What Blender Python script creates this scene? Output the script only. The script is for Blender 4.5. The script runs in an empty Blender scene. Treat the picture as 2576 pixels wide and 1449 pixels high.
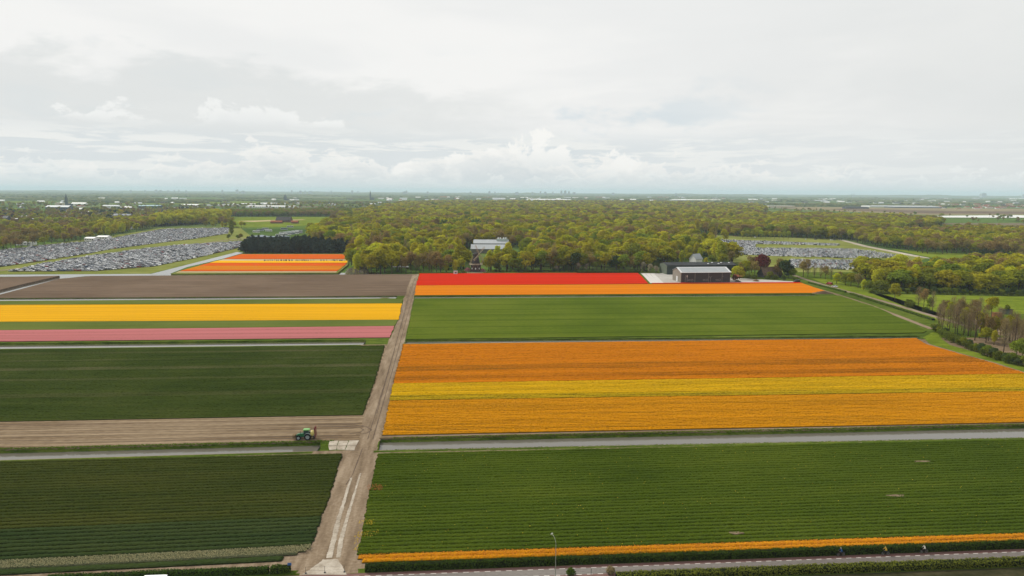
import bpy, math, random
import numpy as np
from mathutils import Vector, Matrix, Euler

random.seed(11)
rng = np.random.default_rng(11)
scene = bpy.context.scene
COL = scene.collection
PI = math.pi
R = math.radians

# ------------------------------------------------------------------ camera
FPX, CAMH = 1766.0, 70.0                      # focal length in px of a 2576 px wide frame, flying height in metres
PITCH = math.atan((724.5 - 481.5) / FPX)
ROLL = math.atan(15 / 2576.0)
cam_d = bpy.data.cameras.new('camera')
cam = bpy.data.objects.new('camera', cam_d)
COL.objects.link(cam)
cam_d.sensor_width = 36.0
cam_d.lens = 36.0 * FPX / 2576.0
cam_d.clip_start = 0.5
cam_d.clip_end = 120000.0
cam.matrix_world = (Matrix.Translation((0, 0, CAMH)) @ Matrix.Rotation(PI / 2 - PITCH, 4, 'X')
                    @ Matrix.Rotation(ROLL, 4, 'Z'))
scene.camera = cam

# ------------------------------------------------------------------ sun
SUN_EL, SUN_AZ = R(41), math.atan2(-0.80, 0.60)     # high, ahead and to the left of the view (+Y)
sun_dir = Vector((math.cos(SUN_EL) * math.sin(SUN_AZ), math.cos(SUN_EL) * math.cos(SUN_AZ), math.sin(SUN_EL)))
sun_d = bpy.data.lights.new('sun', 'SUN')
sun_d.energy = 3.4
sun_d.angle = R(1.5)
sun_d.color = (1.0, 0.95, 0.86)
sun = bpy.data.objects.new('sun', sun_d)
sun.rotation_euler = (-sun_dir).to_track_quat('-Z', 'Y').to_euler()
sun.location = (0, 0, 300)
COL.objects.link(sun)

# ------------------------------------------------------------------ render settings
scene.view_settings.view_transform = 'Standard'
scene.view_settings.look = 'None'
scene.view_settings.exposure = 0.0
scene.view_settings.gamma = 1.0
scene.render.engine = 'CYCLES'
scene.cycles.use_denoising = True
scene.cycles.max_bounces = 5
scene.cycles.diffuse_bounces = 3
scene.cycles.glossy_bounces = 2
scene.cycles.transmission_bounces = 4
scene.cycles.volume_bounces = 1
scene.cycles.transparent_max_bounces = 8
scene.cycles.use_adaptive_sampling = False

# ------------------------------------------------------------------ node helpers
class G:
    """small wrapper that adds nodes to a tree"""
    def __init__(s, nt): s.nt = nt
    def n(s, t, **kw):
        nd = s.nt.nodes.new(t)
        for k, v in kw.items(): setattr(nd, k, v)
        return nd
    def put(s, sock, v):
        if isinstance(v, bpy.types.NodeSocket): s.nt.links.new(v, sock)
        elif v is not None: sock.default_value = v
    def math(s, op, a, b=None, c=None, clamp=False):
        nd = s.n('ShaderNodeMath', operation=op, use_clamp=clamp)
        for i, v in enumerate((a, b, c)):
            if v is not None: s.put(nd.inputs[i], v)
        return nd.outputs[0]
    def vmath(s, op, a, b=None):
        nd = s.n('ShaderNodeVectorMath', operation=op)
        s.put(nd.inputs[0], a)
        if b is not None: s.put(nd.inputs[1], b)
        return nd.outputs[0]
    def sep(s, v):
        nd = s.n('ShaderNodeSeparateXYZ'); s.put(nd.inputs[0], v); return nd.outputs
    def comb(s, x, y, z):
        nd = s.n('ShaderNodeCombineXYZ')
        for i, v in enumerate((x, y, z)): s.put(nd.inputs[i], v)
        return nd.outputs[0]
    def noise(s, vec, scale, detail=4, rough=.55, dist=0.0, col=False):
        nd = s.n('ShaderNodeTexNoise')
        s.put(nd.inputs['Vector'], vec); nd.inputs['Scale'].default_value = scale
        nd.inputs['Detail'].default_value = detail; nd.inputs['Roughness'].default_value = rough
        nd.inputs['Distortion'].default_value = dist
        return nd.outputs['Color' if col else 'Fac']
    def smooth(s, v, a, b, to0=0.0, to1=1.0):
        nd = s.n('ShaderNodeMapRange', interpolation_type='SMOOTHSTEP')
        s.put(nd.inputs[0], v); s.put(nd.inputs[1], a); s.put(nd.inputs[2], b)
        s.put(nd.inputs[3], to0); s.put(nd.inputs[4], to1)
        return nd.outputs[0]
    def mix(s, f, a, b, blend='MIX'):
        nd = s.n('ShaderNodeMix', data_type='RGBA', blend_type=blend)
        s.put(nd.inputs['Factor'], f)
        for k, v in (('A', a), ('B', b)):
            sock = [i for i in nd.inputs if i.name == k and i.type == 'RGBA'][0]
            s.put(sock, (*v, 1) if isinstance(v, tuple) and len(v) == 3 else v)
        return [o for o in nd.outputs if o.type == 'RGBA'][0]
    def ramp(s, f, stops, interp='LINEAR'):
        nd = s.n('ShaderNodeValToRGB'); s.put(nd.inputs[0], f)
        cr = nd.color_ramp; cr.interpolation = interp
        while len(cr.elements) < len(stops): cr.elements.new(0.5)
        for e, (p, c) in zip(cr.elements, stops): e.position = p; e.color = (*c, 1)
        return nd.outputs[0]

# ------------------------------------------------------------------ world: broken cloud cover over a physical sky
world = bpy.data.worlds.new('World')
scene.world = world
world.use_nodes = True
world.node_tree.nodes.clear()
world.cycles.sampling_method = 'NONE'
g = G(world.node_tree)
tc = g.n('ShaderNodeTexCoord')
dirv = tc.outputs['Generated']
dx, dy, dz = g.sep(dirv)
el = g.math('MULTIPLY', g.math('ARCSINE', dz), 180 / PI)               # degrees above the horizon
az = g.math('MULTIPLY', g.math('ARCTAN2', dx, dy), 180 / PI)           # degrees right of +Y
sky = g.n('ShaderNodeTexSky', sky_type='NISHITA', sun_disc=False)
sky.sun_elevation = SUN_EL
sky.sun_rotation = SUN_AZ
sky.air_density = 1.0
sky.dust_density = 2.0
ST = 0.1                                                                # background strength
def lin(r, gg, b):
    f = lambda c: (c / 255 / 12.92 if c < 10.3 else ((c / 255 + .055) / 1.055) ** 2.4)
    return (f(r), f(gg), f(b))
def sk(r, gg, b):                                                       # a sky colour as it should appear, over the strength
    c = lin(r, gg, b); return tuple(x / ST for x in c)
# overcast sheet: large soft variations, seen in perspective (projected on a plane overhead)
def n2d(x, y, scale, detail, rough=.55, dist=0.0):
    nd = g.n('ShaderNodeTexNoise', noise_dimensions='2D')
    g.put(nd.inputs['Vector'], g.comb(x, y, 0.0)); nd.inputs['Scale'].default_value = scale
    nd.inputs['Detail'].default_value = detail; nd.inputs['Roughness'].default_value = rough; nd.inputs['Distortion'].default_value = dist
    return nd.outputs['Fac']
mul = lambda a, b: g.math('MULTIPLY', a, b)
add = lambda a, b: g.math('ADD', a, b)
cen = lambda a: g.math('SUBTRACT', a, .5)
zc = g.math('MAXIMUM', add(dz, 0.06), 0.05)
sheet = n2d(g.math('DIVIDE', dx, zc), g.math('DIVIDE', dy, zc), .55, 4, .55, .2)
tear = n2d(add(mul(az, .05), 3.7), mul(el, .15), 1.9, 6, .60, .12)       # long torn shapes, used several times
white, blue = sk(245, 245, 243), sk(208, 223, 232)
col = g.mix(g.smooth(sheet, .33, .58), sk(238, 239, 238), white)
# the sheet is duller towards the right hand side of the sky
rgt = g.smooth(add(az, mul(cen(tear), 16)), 2, 44)
rgt = mul(rgt, g.smooth(el, 26, 6, .35, 1))
col = g.mix(mul(rgt, .7), col, sk(219, 222, 221))
# thin blue gaps low in the sheet
gap = mul(g.smooth(tear, .54, .70), g.smooth(el, 12, 3))
col = g.mix(mul(gap, mul(g.smooth(az, 24, 10), .7)), col, g.mix(.85, sky.outputs[0], blue))
# a grey bank low on the left, torn edges
be = add(el, mul(cen(tear), -10.0))
bank = mul(g.smooth(be, 9.6, 7.4), g.smooth(be, 1.5, 3.4))
bank = mul(bank, g.smooth(add(az, mul(cen(tear), 34)), 6, -12))
col = g.mix(mul(bank, .75), col, sk(223, 226, 225))
# heaped cloud: bright heads, grey-blue feet
def cumulus(col, sx, sy, off, top, var, depth, bright, foot, amount, centre=None, spread=None, low=.1, rough=.62):
    x, y = add(mul(az, sx), off), mul(el, sy)
    bil = n2d(x, y, 1.0, 6, rough, .2)
    hgt = n2d(add(mul(az, sx * .30), off), off, 1.0, 1, .5)
    h = add(top, mul(cen(hgt), var))
    if centre is not None:
        a = g.math('DIVIDE', g.math('SUBTRACT', az, centre), spread)
        h = g.math('SUBTRACT', h, mul(mul(a, a), 1.8))
    d = g.math('SUBTRACT', add(h, mul(cen(bil), 6.5)), el)
    m = mul(g.smooth(d, -.05, .42), g.smooth(el, low, low + .8))
    shade = add(g.smooth(d, .1, depth), mul(g.math('SUBTRACT', .5, bil), 2.4))
    nd = g.n('ShaderNodeClamp'); g.put(nd.inputs[0], shade)
    return g.mix(mul(m, amount), col, g.mix(nd.outputs[0], bright, foot))
strk = n2d(mul(az, .11), mul(el, 1.0), 1.5, 5, .62, .2)
band_ = mul(g.smooth(el, 5.2, 3.4), g.smooth(az, 40, 6, .3, 1))
col = g.mix(mul(band_, .8), col, sk(220, 226, 228))
col = g.mix(mul(g.smooth(strk, .46, .60), mul(band_, .9)), col, sk(241, 242, 239))
col = cumulus(col, .20, .34, 2.3, 6.6, 5.0, 3.0, sk(246, 247, 245), sk(215, 220, 222), .75, -27.0, 14.0, 4.4)
col = cumulus(col, .30, .36, 7.7, 3.9, 3.4, 3.4, sk(251, 250, 246), sk(214, 221, 223), .9, .5, 9.5, .3)
col = cumulus(col, .36, .60, 21.7, 2.6, 3.4, 1.8, sk(247, 246, 242), sk(215, 221, 223), .75, -8.0, 30.0, .3)
col = cumulus(col, .55, .85, 11.2, .9, 2.6, 1.3, sk(240, 242, 240), sk(213, 221, 224), .7)
# milky air right above the horizon
col = g.mix(g.smooth(el, 1.5, -.2, 0.0, .8), col, sk(213, 221, 223))
bg = g.n('ShaderNodeBackground')
g.put(bg.inputs[0], col)
bg.inputs[1].default_value = ST
out = g.n('ShaderNodeOutputWorld')
g.nt.links.new(bg.outputs[0], out.inputs[0])

# ------------------------------------------------------------------ picture point -> place on the ground
def ray(u, v):
    x, y = u - 1288.0, 724.5 - v
    c, s = math.cos(ROLL), math.sin(ROLL)
    xr, yr = x * c - y * s, x * s + y * c
    return xr, FPX * math.cos(PITCH) + yr * math.sin(PITCH), -FPX * math.sin(PITCH) + yr * math.cos(PITCH)
def at(u, v, z=0.0):
    d = ray(u, v); t = (z - CAMH) / d[2]
    return Vector((d[0] * t, d[1] * t, z))
def P(pts, z=0.0): return [at(u, v, z) for u, v in pts]
def to_uv(p):
    """world point -> photo pixel"""
    x, y, z = p[0], p[1], p[2] - CAMH
    cy = y * math.sin(PITCH) + z * math.cos(PITCH); cz = y * math.cos(PITCH) - z * math.sin(PITCH)
    X, Y = x / cz * FPX, cy / cz * FPX
    c, s = math.cos(ROLL), math.sin(ROLL)
    return 1288 + X * c + Y * s, 724.5 - (-X * s + Y * c)
ZG = -1.3                                                               # the ground sheet lies this low, fields stand above it
ROW = R(4.55)                                                           # direction of the crop rows
E1 = np.array([math.cos(ROW), math.sin(ROW)]); E2 = np.array([-math.sin(ROW), math.cos(ROW)])
def st(p): return float(p[0] * E1[0] + p[1] * E1[1]), float(p[0] * E2[0] + p[1] * E2[1])

# ------------------------------------------------------------------ mesh helpers
def tag(o, label=None, cat=None, group=None, kind=None):
    if label: o['label'] = label
    if cat: o['category'] = cat
    if group: o['group'] = group
    if kind: o['kind'] = kind
    return o
def link(o, parent=None):
    COL.objects.link(o)
    if parent is not None: o.parent = parent
    return o
def empty(name, loc=(0, 0, 0), rz=0.0, label=None, cat=None, group=None):
    o = bpy.data.objects.new(name, None)
    o.empty_display_size = 0.5
    o.location = loc; o.rotation_euler = (0, 0, rz)
    COL.objects.link(o)
    return tag(o, label, cat, group)
def data_mesh(name, V, F, mats=(), mi=None, smooth=False):
    me = bpy.data.meshes.new(name)
    if isinstance(F, np.ndarray):
        V = np.asarray(V, np.float32); n = F.shape[1]
        me.vertices.add(len(V)); me.vertices.foreach_set('co', V.ravel())
        me.loops.add(F.size); me.loops.foreach_set('vertex_index', F.astype(np.int32).ravel())
        me.polygons.add(len(F)); me.polygons.foreach_set('loop_start', np.arange(0, F.size, n, dtype=np.int32))
        me.update(calc_edges=True)
    else:
        me.from_pydata([tuple(v) for v in V], [], F); me.update()
    for m in mats: me.materials.append(m)
    if mi is not None: me.polygons.foreach_set('material_index', np.asarray(mi, np.int32))
    me.polygons.foreach_set('use_smooth', np.full(len(me.polygons), smooth))
    return me
def obj(name, me, parent=None): return link(bpy.data.objects.new(name, me), parent)
class MB:
    """collects simple solids into one mesh"""
    def __init__(s): s.V, s.F, s.M = [], [], []
    def add(s, V, F, m=0):
        k = len(s.V); s.V += [tuple(v) for v in V]; s.F += [tuple(i + k for i in f) for f in F]; s.M += [m] * len(F); return s
    def box(s, c, size, rz=0, m=0, rx=0, ry=0):
        M_ = Matrix.Translation(c) @ Euler((rx, ry, rz)).to_matrix().to_4x4()
        a, b, d = (x / 2 for x in size)
        V = [M_ @ Vector((x, y, z)) for z in (-d, d) for x, y in ((-a, -b), (a, -b), (a, b), (-a, b))]
        return s.add(V, [(3, 2, 1, 0), (4, 5, 6, 7), (0, 1, 5, 4), (1, 2, 6, 5), (2, 3, 7, 6), (3, 0, 4, 7)], m)
    def tube(s, p0, p1, r0, r1=None, n=8, m=0, caps=True):
        p0, p1 = Vector(p0), Vector(p1); r1 = r0 if r1 is None else r1
        d = (p1 - p0).normalized(); a = d.orthogonal().normalized(); b = d.cross(a)
        V = [p + (a * math.cos(2 * PI * i / n) + b * math.sin(2 * PI * i / n)) * r for p, r in ((p0, r0), (p1, r1)) for i in range(n)]
        F = [(i, (i + 1) % n, n + (i + 1) % n, n + i) for i in range(n)]
        if caps: F += [tuple(range(n - 1, -1, -1)), tuple(range(n, 2 * n))]
        return s.add(V, F, m)
    def path(s, pts, r, n=6, m=0):
        for a, b in zip(pts[:-1], pts[1:]): s.tube(a, b, r, r, n, m)
        return s
    def prism(s, poly, z0, z1, m=0, mtop=None):
        n = len(poly); V = [(p[0], p[1], z) for z in (z0, z1) for p in poly]
        s.add(V, [(i, (i + 1) % n, n + (i + 1) % n, n + i) for i in range(n)], m)
        return s.add(V[n:], [tuple(range(n))], m if mtop is None else mtop)
    def lathe(s, prof, n=16, m=0, axis='Z', c=(0, 0, 0)):
        V = []
        for r, h in prof:
            for i in range(n):
                a = 2 * PI * i / n
                p = (r * math.cos(a), r * math.sin(a), h)
                if axis == 'Y': p = (p[0], p[2], p[1])
                if axis == 'X': p = (p[2], p[0], p[1])
                V.append((p[0] + c[0], p[1] + c[1], p[2] + c[2]))
        F = [(j * n + i, j * n + (i + 1) % n, (j + 1) * n + (i + 1) % n, (j + 1) * n + i) for j in range(len(prof) - 1) for i in range(n)]
        return s.add(V, F, m)
    def me(s, name, mats, smooth=False): return data_mesh(name, s.V, s.F, mats if isinstance(mats, (list, tuple)) else [mats], s.M, smooth)
    def build(s, name, mats, parent=None, smooth=False): return obj(name, s.me(name, mats, smooth), parent)

# ------------------------------------------------------------------ materials
def new_mat(name):
    m = bpy.data.materials.new(name); m.use_nodes = True
    m.node_tree.nodes.clear()
    return m, G(m.node_tree)
def finish(g, shader):
    o = g.n('ShaderNodeOutputMaterial'); g.nt.links.new(shader, o.inputs[0])
def bsdf(g, col, rough=.8, spec=.25, metal=0.0, normal=None):
    b = g.n('ShaderNodeBsdfPrincipled')
    g.put(b.inputs['Base Color'], (*col, 1) if isinstance(col, tuple) else col)
    g.put(b.inputs['Roughness'], rough); b.inputs['Metallic'].default_value = metal
    b.inputs['Specular IOR Level'].default_value = spec if rough < .8 else 0.0
    if normal is not None: g.put(b.inputs['Normal'], normal)
    return b.outputs[0]
def rowpos(g):
    """world position turned so that X runs along the crop rows"""
    geo = g.n('ShaderNodeNewGeometry')
    mp = g.n('ShaderNodeMapping'); mp.inputs['Rotation'].default_value = (0, 0, -ROW)
    g.put(mp.inputs[0], geo.outputs['Position'])
    return mp.outputs[0]
def scaled(g, v, s): return g.vmath('MULTIPLY', v, s)
def bump(g, h, strength=.5, dist=.1):
    b = g.n('ShaderNodeBump'); b.inputs['Strength'].default_value = strength; b.inputs['Distance'].default_value = dist
    g.put(b.inputs['Height'], h); return b.outputs[0]
def plain(name, col, rough=.6, spec=.3, metal=0.0, var=.12, scale=2.0):
    m, g = new_mat(name)
    geo = g.n('ShaderNodeTexCoord')
    n = g.noise(geo.outputs['Object'], scale, 4)
    c = g.mix(g.smooth(n, .3, .7), tuple(x * (1 - var) for x in col), tuple(min(1, x * (1 + var)) for x in col))
    finish(g, bsdf(g, c, rough, spec, metal)); return m
def ground_mat(name, stops, along=(.05, .6, .6), fine=(1.2, 2.5, 2.5), rough=.95, fine_amt=.35, bumps=.0, stops2=None, big=.012):
    """row-wise streaks + fine grain + slow patches"""
    m, g = new_mat(name); p = rowpos(g)
    n1 = g.noise(scaled(g, p, along), 1.0, 5, .6)
    n2 = g.noise(scaled(g, p, fine), 1.0, 4, .65)
    n3 = g.noise(p, big, 3, .5)
    f = g.math('ADD', g.math('MULTIPLY', n1, 1 - fine_amt), g.math('MULTIPLY', n2, fine_amt))
    f = g.math('ADD', f, g.math('MULTIPLY', g.math('SUBTRACT', n3, .5), .35))
    f = g.smooth(f, .3, .7)
    c = g.ramp(f, stops)
    nm = bump(g, n2, bumps, .15) if bumps else None
    finish(g, bsdf(g, c, rough, .12, 0, nm)); return m
def sc(c, k): return tuple(x * k for x in c)
# ================================================================== MATERIALS OF THE LAND
SOIL = ground_mat('soil', [(0, (.085, .057, .034)), (.45, (.165, .118, .073)), (1, (.31, .238, .155))], (.012, .75, .75), (.4, 2.0, 2.0), bumps=.5)
SOIL_TRACK = ground_mat('track_soil', [(0, (.125, .090, .058)), (.5, (.205, .153, .103)), (1, (.29, .228, .162))], (.5, .06, .5), (1.1, 1.6, 1.6), bumps=.5)
SOIL_PLOUGH = ground_mat('ploughed_soil', [(0, (.080, .055, .037)), (.5, (.128, .090, .062)), (1, (.185, .135, .098))], (.012, .7, .7), (.1, 1.2, 1.2), bumps=.4)
GRASS = ground_mat('grass', [(0, (.03, .050, .006)), (.5, (.066, .098, .012)), (1, (.12, .145, .025))], (.12, .5, .5), (1.5, 1.5, 1.5), bumps=.6)
GRASS_LUSH = ground_mat('lush_grass', [(0, (.075, .105, .009)), (.5, (.125, .165, .014)), (1, (.18, .215, .026))], (.06, .15, .15), (.8, .8, .8), bumps=.5)
GRASS_DRY = ground_mat('worn_grass', [(0, (.11, .13, .025)), (.5, (.165, .18, .042)), (1, (.225, .23, .075))], (.03, .12, .1), (.4, .4, .4), bumps=.3)
CONCRETE = ground_mat('concrete', [(0, (.25, .21, .16)), (.5, (.36, .315, .255)), (1, (.47, .42, .35))], (.3, .3, .3), (2.0, 2.0, 2.0), rough=.85)
PAVING = ground_mat('yard_paving', [(0, (.26, .24, .215)), (.5, (.38, .36, .33)), (1, (.48, .46, .43))], (.02, .4, .4), (.5, .5, .5), rough=.85)
TARMAC = ground_mat('grey_asphalt', [(0, (.12, .105, .095)), (.5, (.165, .148, .135)), (1, (.205, .185, .168))], (.02, .8, .8), (1.5, 3.0, 3.0), rough=.85, fine_amt=.5)
RED_LANE = ground_mat('red_asphalt', [(0, (.125, .070, .062)), (.5, (.170, .096, .085)), (1, (.205, .125, .108))], (.02, .8, .8), (1.5, 3.0, 3.0), rough=.85, fine_amt=.5)
PAINT = plain('road_paint', (.62, .58, .53), .7, .2, 0, .15, 3)

def water_mat():
    m, g = new_mat('still_water')
    geo = g.n('ShaderNodeNewGeometry')
    n = g.noise(scaled(g, geo.outputs['Position'], (1.2, 1.2, 1.2)), 1.0, 4, .6)
    b = bsdf(g, (.115, .105, .085), .07, .5, 0, bump(g, n, .06, .05))
    finish(g, b); return m
WATER = water_mat()

def far_ground_mat():
    """polder land out to the horizon: a patchwork of pasture, bulb land and bare soil"""
    m, g = new_mat('polder_land')
    geo = g.n('ShaderNodeNewGeometry'); p = geo.outputs['Position']
    mp = g.n('ShaderNodeMapping'); mp.inputs['Rotation'].default_value = (0, 0, -R(9)); mp.inputs['Scale'].default_value = (1 / 420, 1 / 170, 1)
    g.put(mp.inputs[0], p)
    vor = g.n('ShaderNodeTexVoronoi', voronoi_dimensions='2D'); vor.inputs['Scale'].default_value = 1.0; vor.inputs['Randomness'].default_value = .75
    g.put(vor.inputs['Vector'], mp.outputs[0])
    r_, g_, b_ = g.sep(vor.outputs['Color'])
    c = g.ramp(r_, [(0, (.075, .125, .025)), (.25, (.10, .17, .03)), (.5, (.055, .10, .025)), (.62, (.16, .20, .06)), (.75, (.20, .15, .105)), (.86, (.11, .15, .04)), (1, (.24, .22, .13))], 'CONSTANT')
    n = g.noise(scaled(g, p, (.004, .03, .03)), 1.0, 5, .6)
    n2 = g.noise(p, .25, 3, .6)
    c = g.mix(g.smooth(n, .3, .7, 0, .5), c, (.05, .075, .02))
    c = g.mix(g.smooth(n2, .35, .65, 0, .35), c, (.045, .06, .02))
    finish(g, bsdf(g, c, .95, .1)); return m
LAND = far_ground_mat()

def crop_mat(name, flower, leaf, amount=.85, fine=(3.5, 5.0, 3.5), streak=(.02, .5, .5), soil=(.05, .04, .028), ztop=.18, trans=.0):
    """flower heads on top, leaves below and between; slow streaks along the rows"""
    m, g = new_mat(name); p = rowpos(g)
    z = g.sep(p)[2]
    n = g.noise(scaled(g, p, fine), 1.0, 3, .6)
    s = g.noise(scaled(g, p, streak), 1.0, 4, .6)
    big = g.noise(p, .02, 2, .5)
    f = g.math('ADD', n, g.math('ADD', g.math('MULTIPLY', g.math('SUBTRACT', s, .5), .35), g.math('MULTIPLY', g.math('SUBTRACT', big, .5), .2)))
    a = .5 + (amount - .5) * .45
    head = g.smooth(f, 1 - a - .08, 1 - a + .08)
    fl = g.mix(g.smooth(s, .35, .65), sc(flower, .86), sc(flower, 1.08))
    lf = g.mix(g.smooth(n, .35, .7), sc(leaf, .7), sc(leaf, 1.25))
    oi = g.n('ShaderNodeObjectInfo')
    fl = g.mix(g.math('MULTIPLY', oi.outputs['Random'], .18), fl, sc(leaf, 1.6))
    c = g.mix(head, lf, fl)
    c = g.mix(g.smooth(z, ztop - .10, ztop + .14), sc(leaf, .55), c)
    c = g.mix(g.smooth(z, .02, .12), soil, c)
    finish(g, bsdf(g, c, .9, .08, 0, bump(g, n, .5, .12))); return m
def leaf_crop(name, a, b, c, fine=(3.0, 4.5, 3.0), streak=(.018, .22, .3), soil=(.014, .013, .008), lines=None):  # furrow soil is near black: shade between the beds put into its colour
    m, g = new_mat(name); p = rowpos(g)
    z = g.sep(p)[2]
    n = g.noise(scaled(g, p, fine), 1.0, 4, .65)
    s = g.noise(scaled(g, p, streak), 1.0, 4, .6)
    big = g.noise(p, .018, 3, .5)
    f = g.math('ADD', g.math('MULTIPLY', n, .38), g.math('ADD', g.math('MULTIPLY', s, .35), g.math('MULTIPLY', big, .45)))
    cc = g.ramp(g.smooth(f, .38, .76), [(0, a), (.5, b), (1, c)])
    if lines:
        fr = g.math('ABSOLUTE', g.math('SUBTRACT', g.math('FRACT', g.math('DIVIDE', g.math('ADD', g.sep(p)[1], g.math('MULTIPLY', big, 3.0)), lines)), .5))
        cc = g.mix(g.smooth(fr, .455, .49, 0, .75), cc, sc(a, .45))
    oi = g.n('ShaderNodeObjectInfo')
    cc = g.mix(g.math('MULTIPLY', oi.outputs['Random'], .35), cc, b)
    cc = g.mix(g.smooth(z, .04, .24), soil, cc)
    finish(g, bsdf(g, cc, .85, .12, 0, bump(g, n, .6, .15))); return m

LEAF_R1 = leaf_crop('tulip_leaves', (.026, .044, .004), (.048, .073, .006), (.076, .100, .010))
LEAF_L1 = leaf_crop('cloud_shaded_tulip_leaves', (.019, .028, .005), (.034, .045, .008), (.056, .060, .012))  # cloud shade over the near left field is put into this leaf colour
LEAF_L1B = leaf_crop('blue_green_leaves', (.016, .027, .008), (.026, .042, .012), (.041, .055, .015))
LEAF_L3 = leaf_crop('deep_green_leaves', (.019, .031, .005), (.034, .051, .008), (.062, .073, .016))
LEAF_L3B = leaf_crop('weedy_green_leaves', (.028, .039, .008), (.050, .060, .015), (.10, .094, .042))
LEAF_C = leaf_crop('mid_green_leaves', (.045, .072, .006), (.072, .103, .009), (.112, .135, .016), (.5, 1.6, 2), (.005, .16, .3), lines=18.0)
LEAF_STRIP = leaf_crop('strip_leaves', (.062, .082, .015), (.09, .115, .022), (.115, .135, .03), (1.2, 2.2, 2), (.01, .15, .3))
OR_A = crop_mat('orange_tulips', (.50, .155, .004), (.10, .07, .006), .95)
OR_OLIVE = crop_mat('thinning_orange_tulips', (.40, .125, .004), (.085, .072, .008), .74)
OR_3 = crop_mat('golden_orange_tulips', (.54, .225, .004), (.085, .07, .008), .87)
OR_S = crop_mat('roadside_orange_tulips', (.52, .22, .006), (.11, .08, .01), .86)
YEL = crop_mat('yellow_tulips', (.55, .32, .005), (.11, .105, .008), .88)
YEL_G = crop_mat('sparse_yellow_tulips', (.46, .30, .006), (.08, .09, .009), .66)
YEL_L = crop_mat('deep_yellow_tulips', (.60, .305, .006), (.2, .15, .01), .93, (1.5, 2.5, 2), (.004, .33, .3))
PINK = crop_mat('pink_hyacinths', (.37, .125, .125), (.13, .095, .04), .88, (1.5, 2.5, 2), (.004, .33, .3))
RED = crop_mat('red_tulips', (.46, .014, .003), (.24, .03, .008), .97, (.8, 1.6, 2), (.004, .28, .3))
OR_D = crop_mat('bright_orange_tulips', (.52, .155, .004), (.22, .09, .008), .95, (.8, 1.6, 2), (.004, .28, .3))
OR_F1 = crop_mat('vermilion_tulips', (.54, .085, .008), (.3, .09, .008), .99, (.6, 1.2, 2), (.004, .28, .3))
OR_F2 = crop_mat('amber_tulips', (.50, .165, .008), (.25, .1, .008), .95, (.6, 1.2, 2), (.004, .28, .3))
YEL_F = crop_mat('bright_yellow_tulips', (.72, .37, .008), (.3, .2, .01), 1.0, (.6, 1.2, 2), (.004, .28, .3))
STRAW = ground_mat('straw_strip', [(0, (.34, .25, .13)), (1, (.5, .40, .25))], (.01, .2, .2), (.3, .6, .6))

# ================================================================== GROUND, WATER, RAISED LAND
def sheet(name, pts, mat, kind='structure', z=None):
    V = [(p[0], p[1], p[2] if z is None else z) for p in pts]
    return tag(obj(name, data_mesh(name, V, [tuple(range(len(V)))], [mat])), kind=kind)
sheet('ground', [(-42000, -600, ZG), (42000, -600, ZG), (42000, 42000, ZG), (-42000, 42000, ZG)], LAND)

class Line:
    """a straight line on the land, given by two picture points"""
    def __init__(s, a, b, z=0.0):
        s.a, s.b = at(*a, z), at(*b, z); s.d = (s.b - s.a)
    def x(s, X):
        t = (X - s.a.x) / s.d.x; return s.a + s.d * t
    def u(s, k): return s.a + s.d * k
XL, XR = -900.0, 900.0
# ditch edges: (bank top far, water far, water near, bank top near)
def ditch(far, near, dep):
    """far: visible far edge of the water; near: the near bank top that hides the rest"""
    fw = Line(*far, -dep); nt = Line(*near, 0.0)
    ft = Line(*far, -dep); ft.a = ft.a + Vector((0, dep * .85, dep)); ft.b = ft.b + Vector((0, dep * .85, dep))
    nw = Line(*near, 0.0); nw.a = nw.a + Vector((0, dep * .6, -dep)); nw.b = nw.b + Vector((0, dep * .6, -dep))
    for l in (ft, nw): l.d = l.b - l.a
    return [ft, fw, nw, nt]
D1L = ditch(((0, 1141), (807, 1121)), ((0, 1157.5), (807, 1134.5)), 1.0)
D1R = ditch(((957, 1114), (2576, 1078)), ((957, 1132.5), (2576, 1101)), 1.0)
D2L = ditch(((0, 869.5), (920, 860)), ((0, 877.5), (920, 867)), .9)
D2R = ditch(((1020, 860), (2310, 848.8)), ((1020, 864.5), (2310, 851)), .7)
D3L = ditch(((0, 752.5), (1000, 746.5)), ((0, 757), (1000, 750.5)), .6)
D3R = ditch(((1042, 747.5), (2050, 742)), ((1042, 750), (2050, 744)), .6)
TRL = [at(*p) for p in ((748, 1443), (792, 1368), (832, 1258), (868, 1142), (905, 1105), (917, 1045), (945, 962), (973, 868), (1002, 805), (1015, 752), (1038, 690))]
TRR = [at(*p) for p in ((900, 1440), (893, 1395), (908, 1312), (945, 1140), (958, 1098), (984, 992), (1016, 865), (1020, 857), (1041, 750), (1046, 720), (1054, 689))]
trk_mid = Line((850, 1400), (1046, 690))
def tx(y): return trk_mid.a.x + trk_mid.d.x * (y - trk_mid.a.y) / trk_mid.d.y
def slab(name, poly, mat, z0=ZG - .05, z1=0.0):
    m = MB().prism([(p[0], p[1]) for p in poly], z0, z1)
    return tag(m.build(name, mat), kind='structure')
def lp(l, X): return l.x(X)
def mid(l): # where a line meets the track
    X = -50.0
    for _ in range(8): X = tx(l.x(X).y)
    return X
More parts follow.
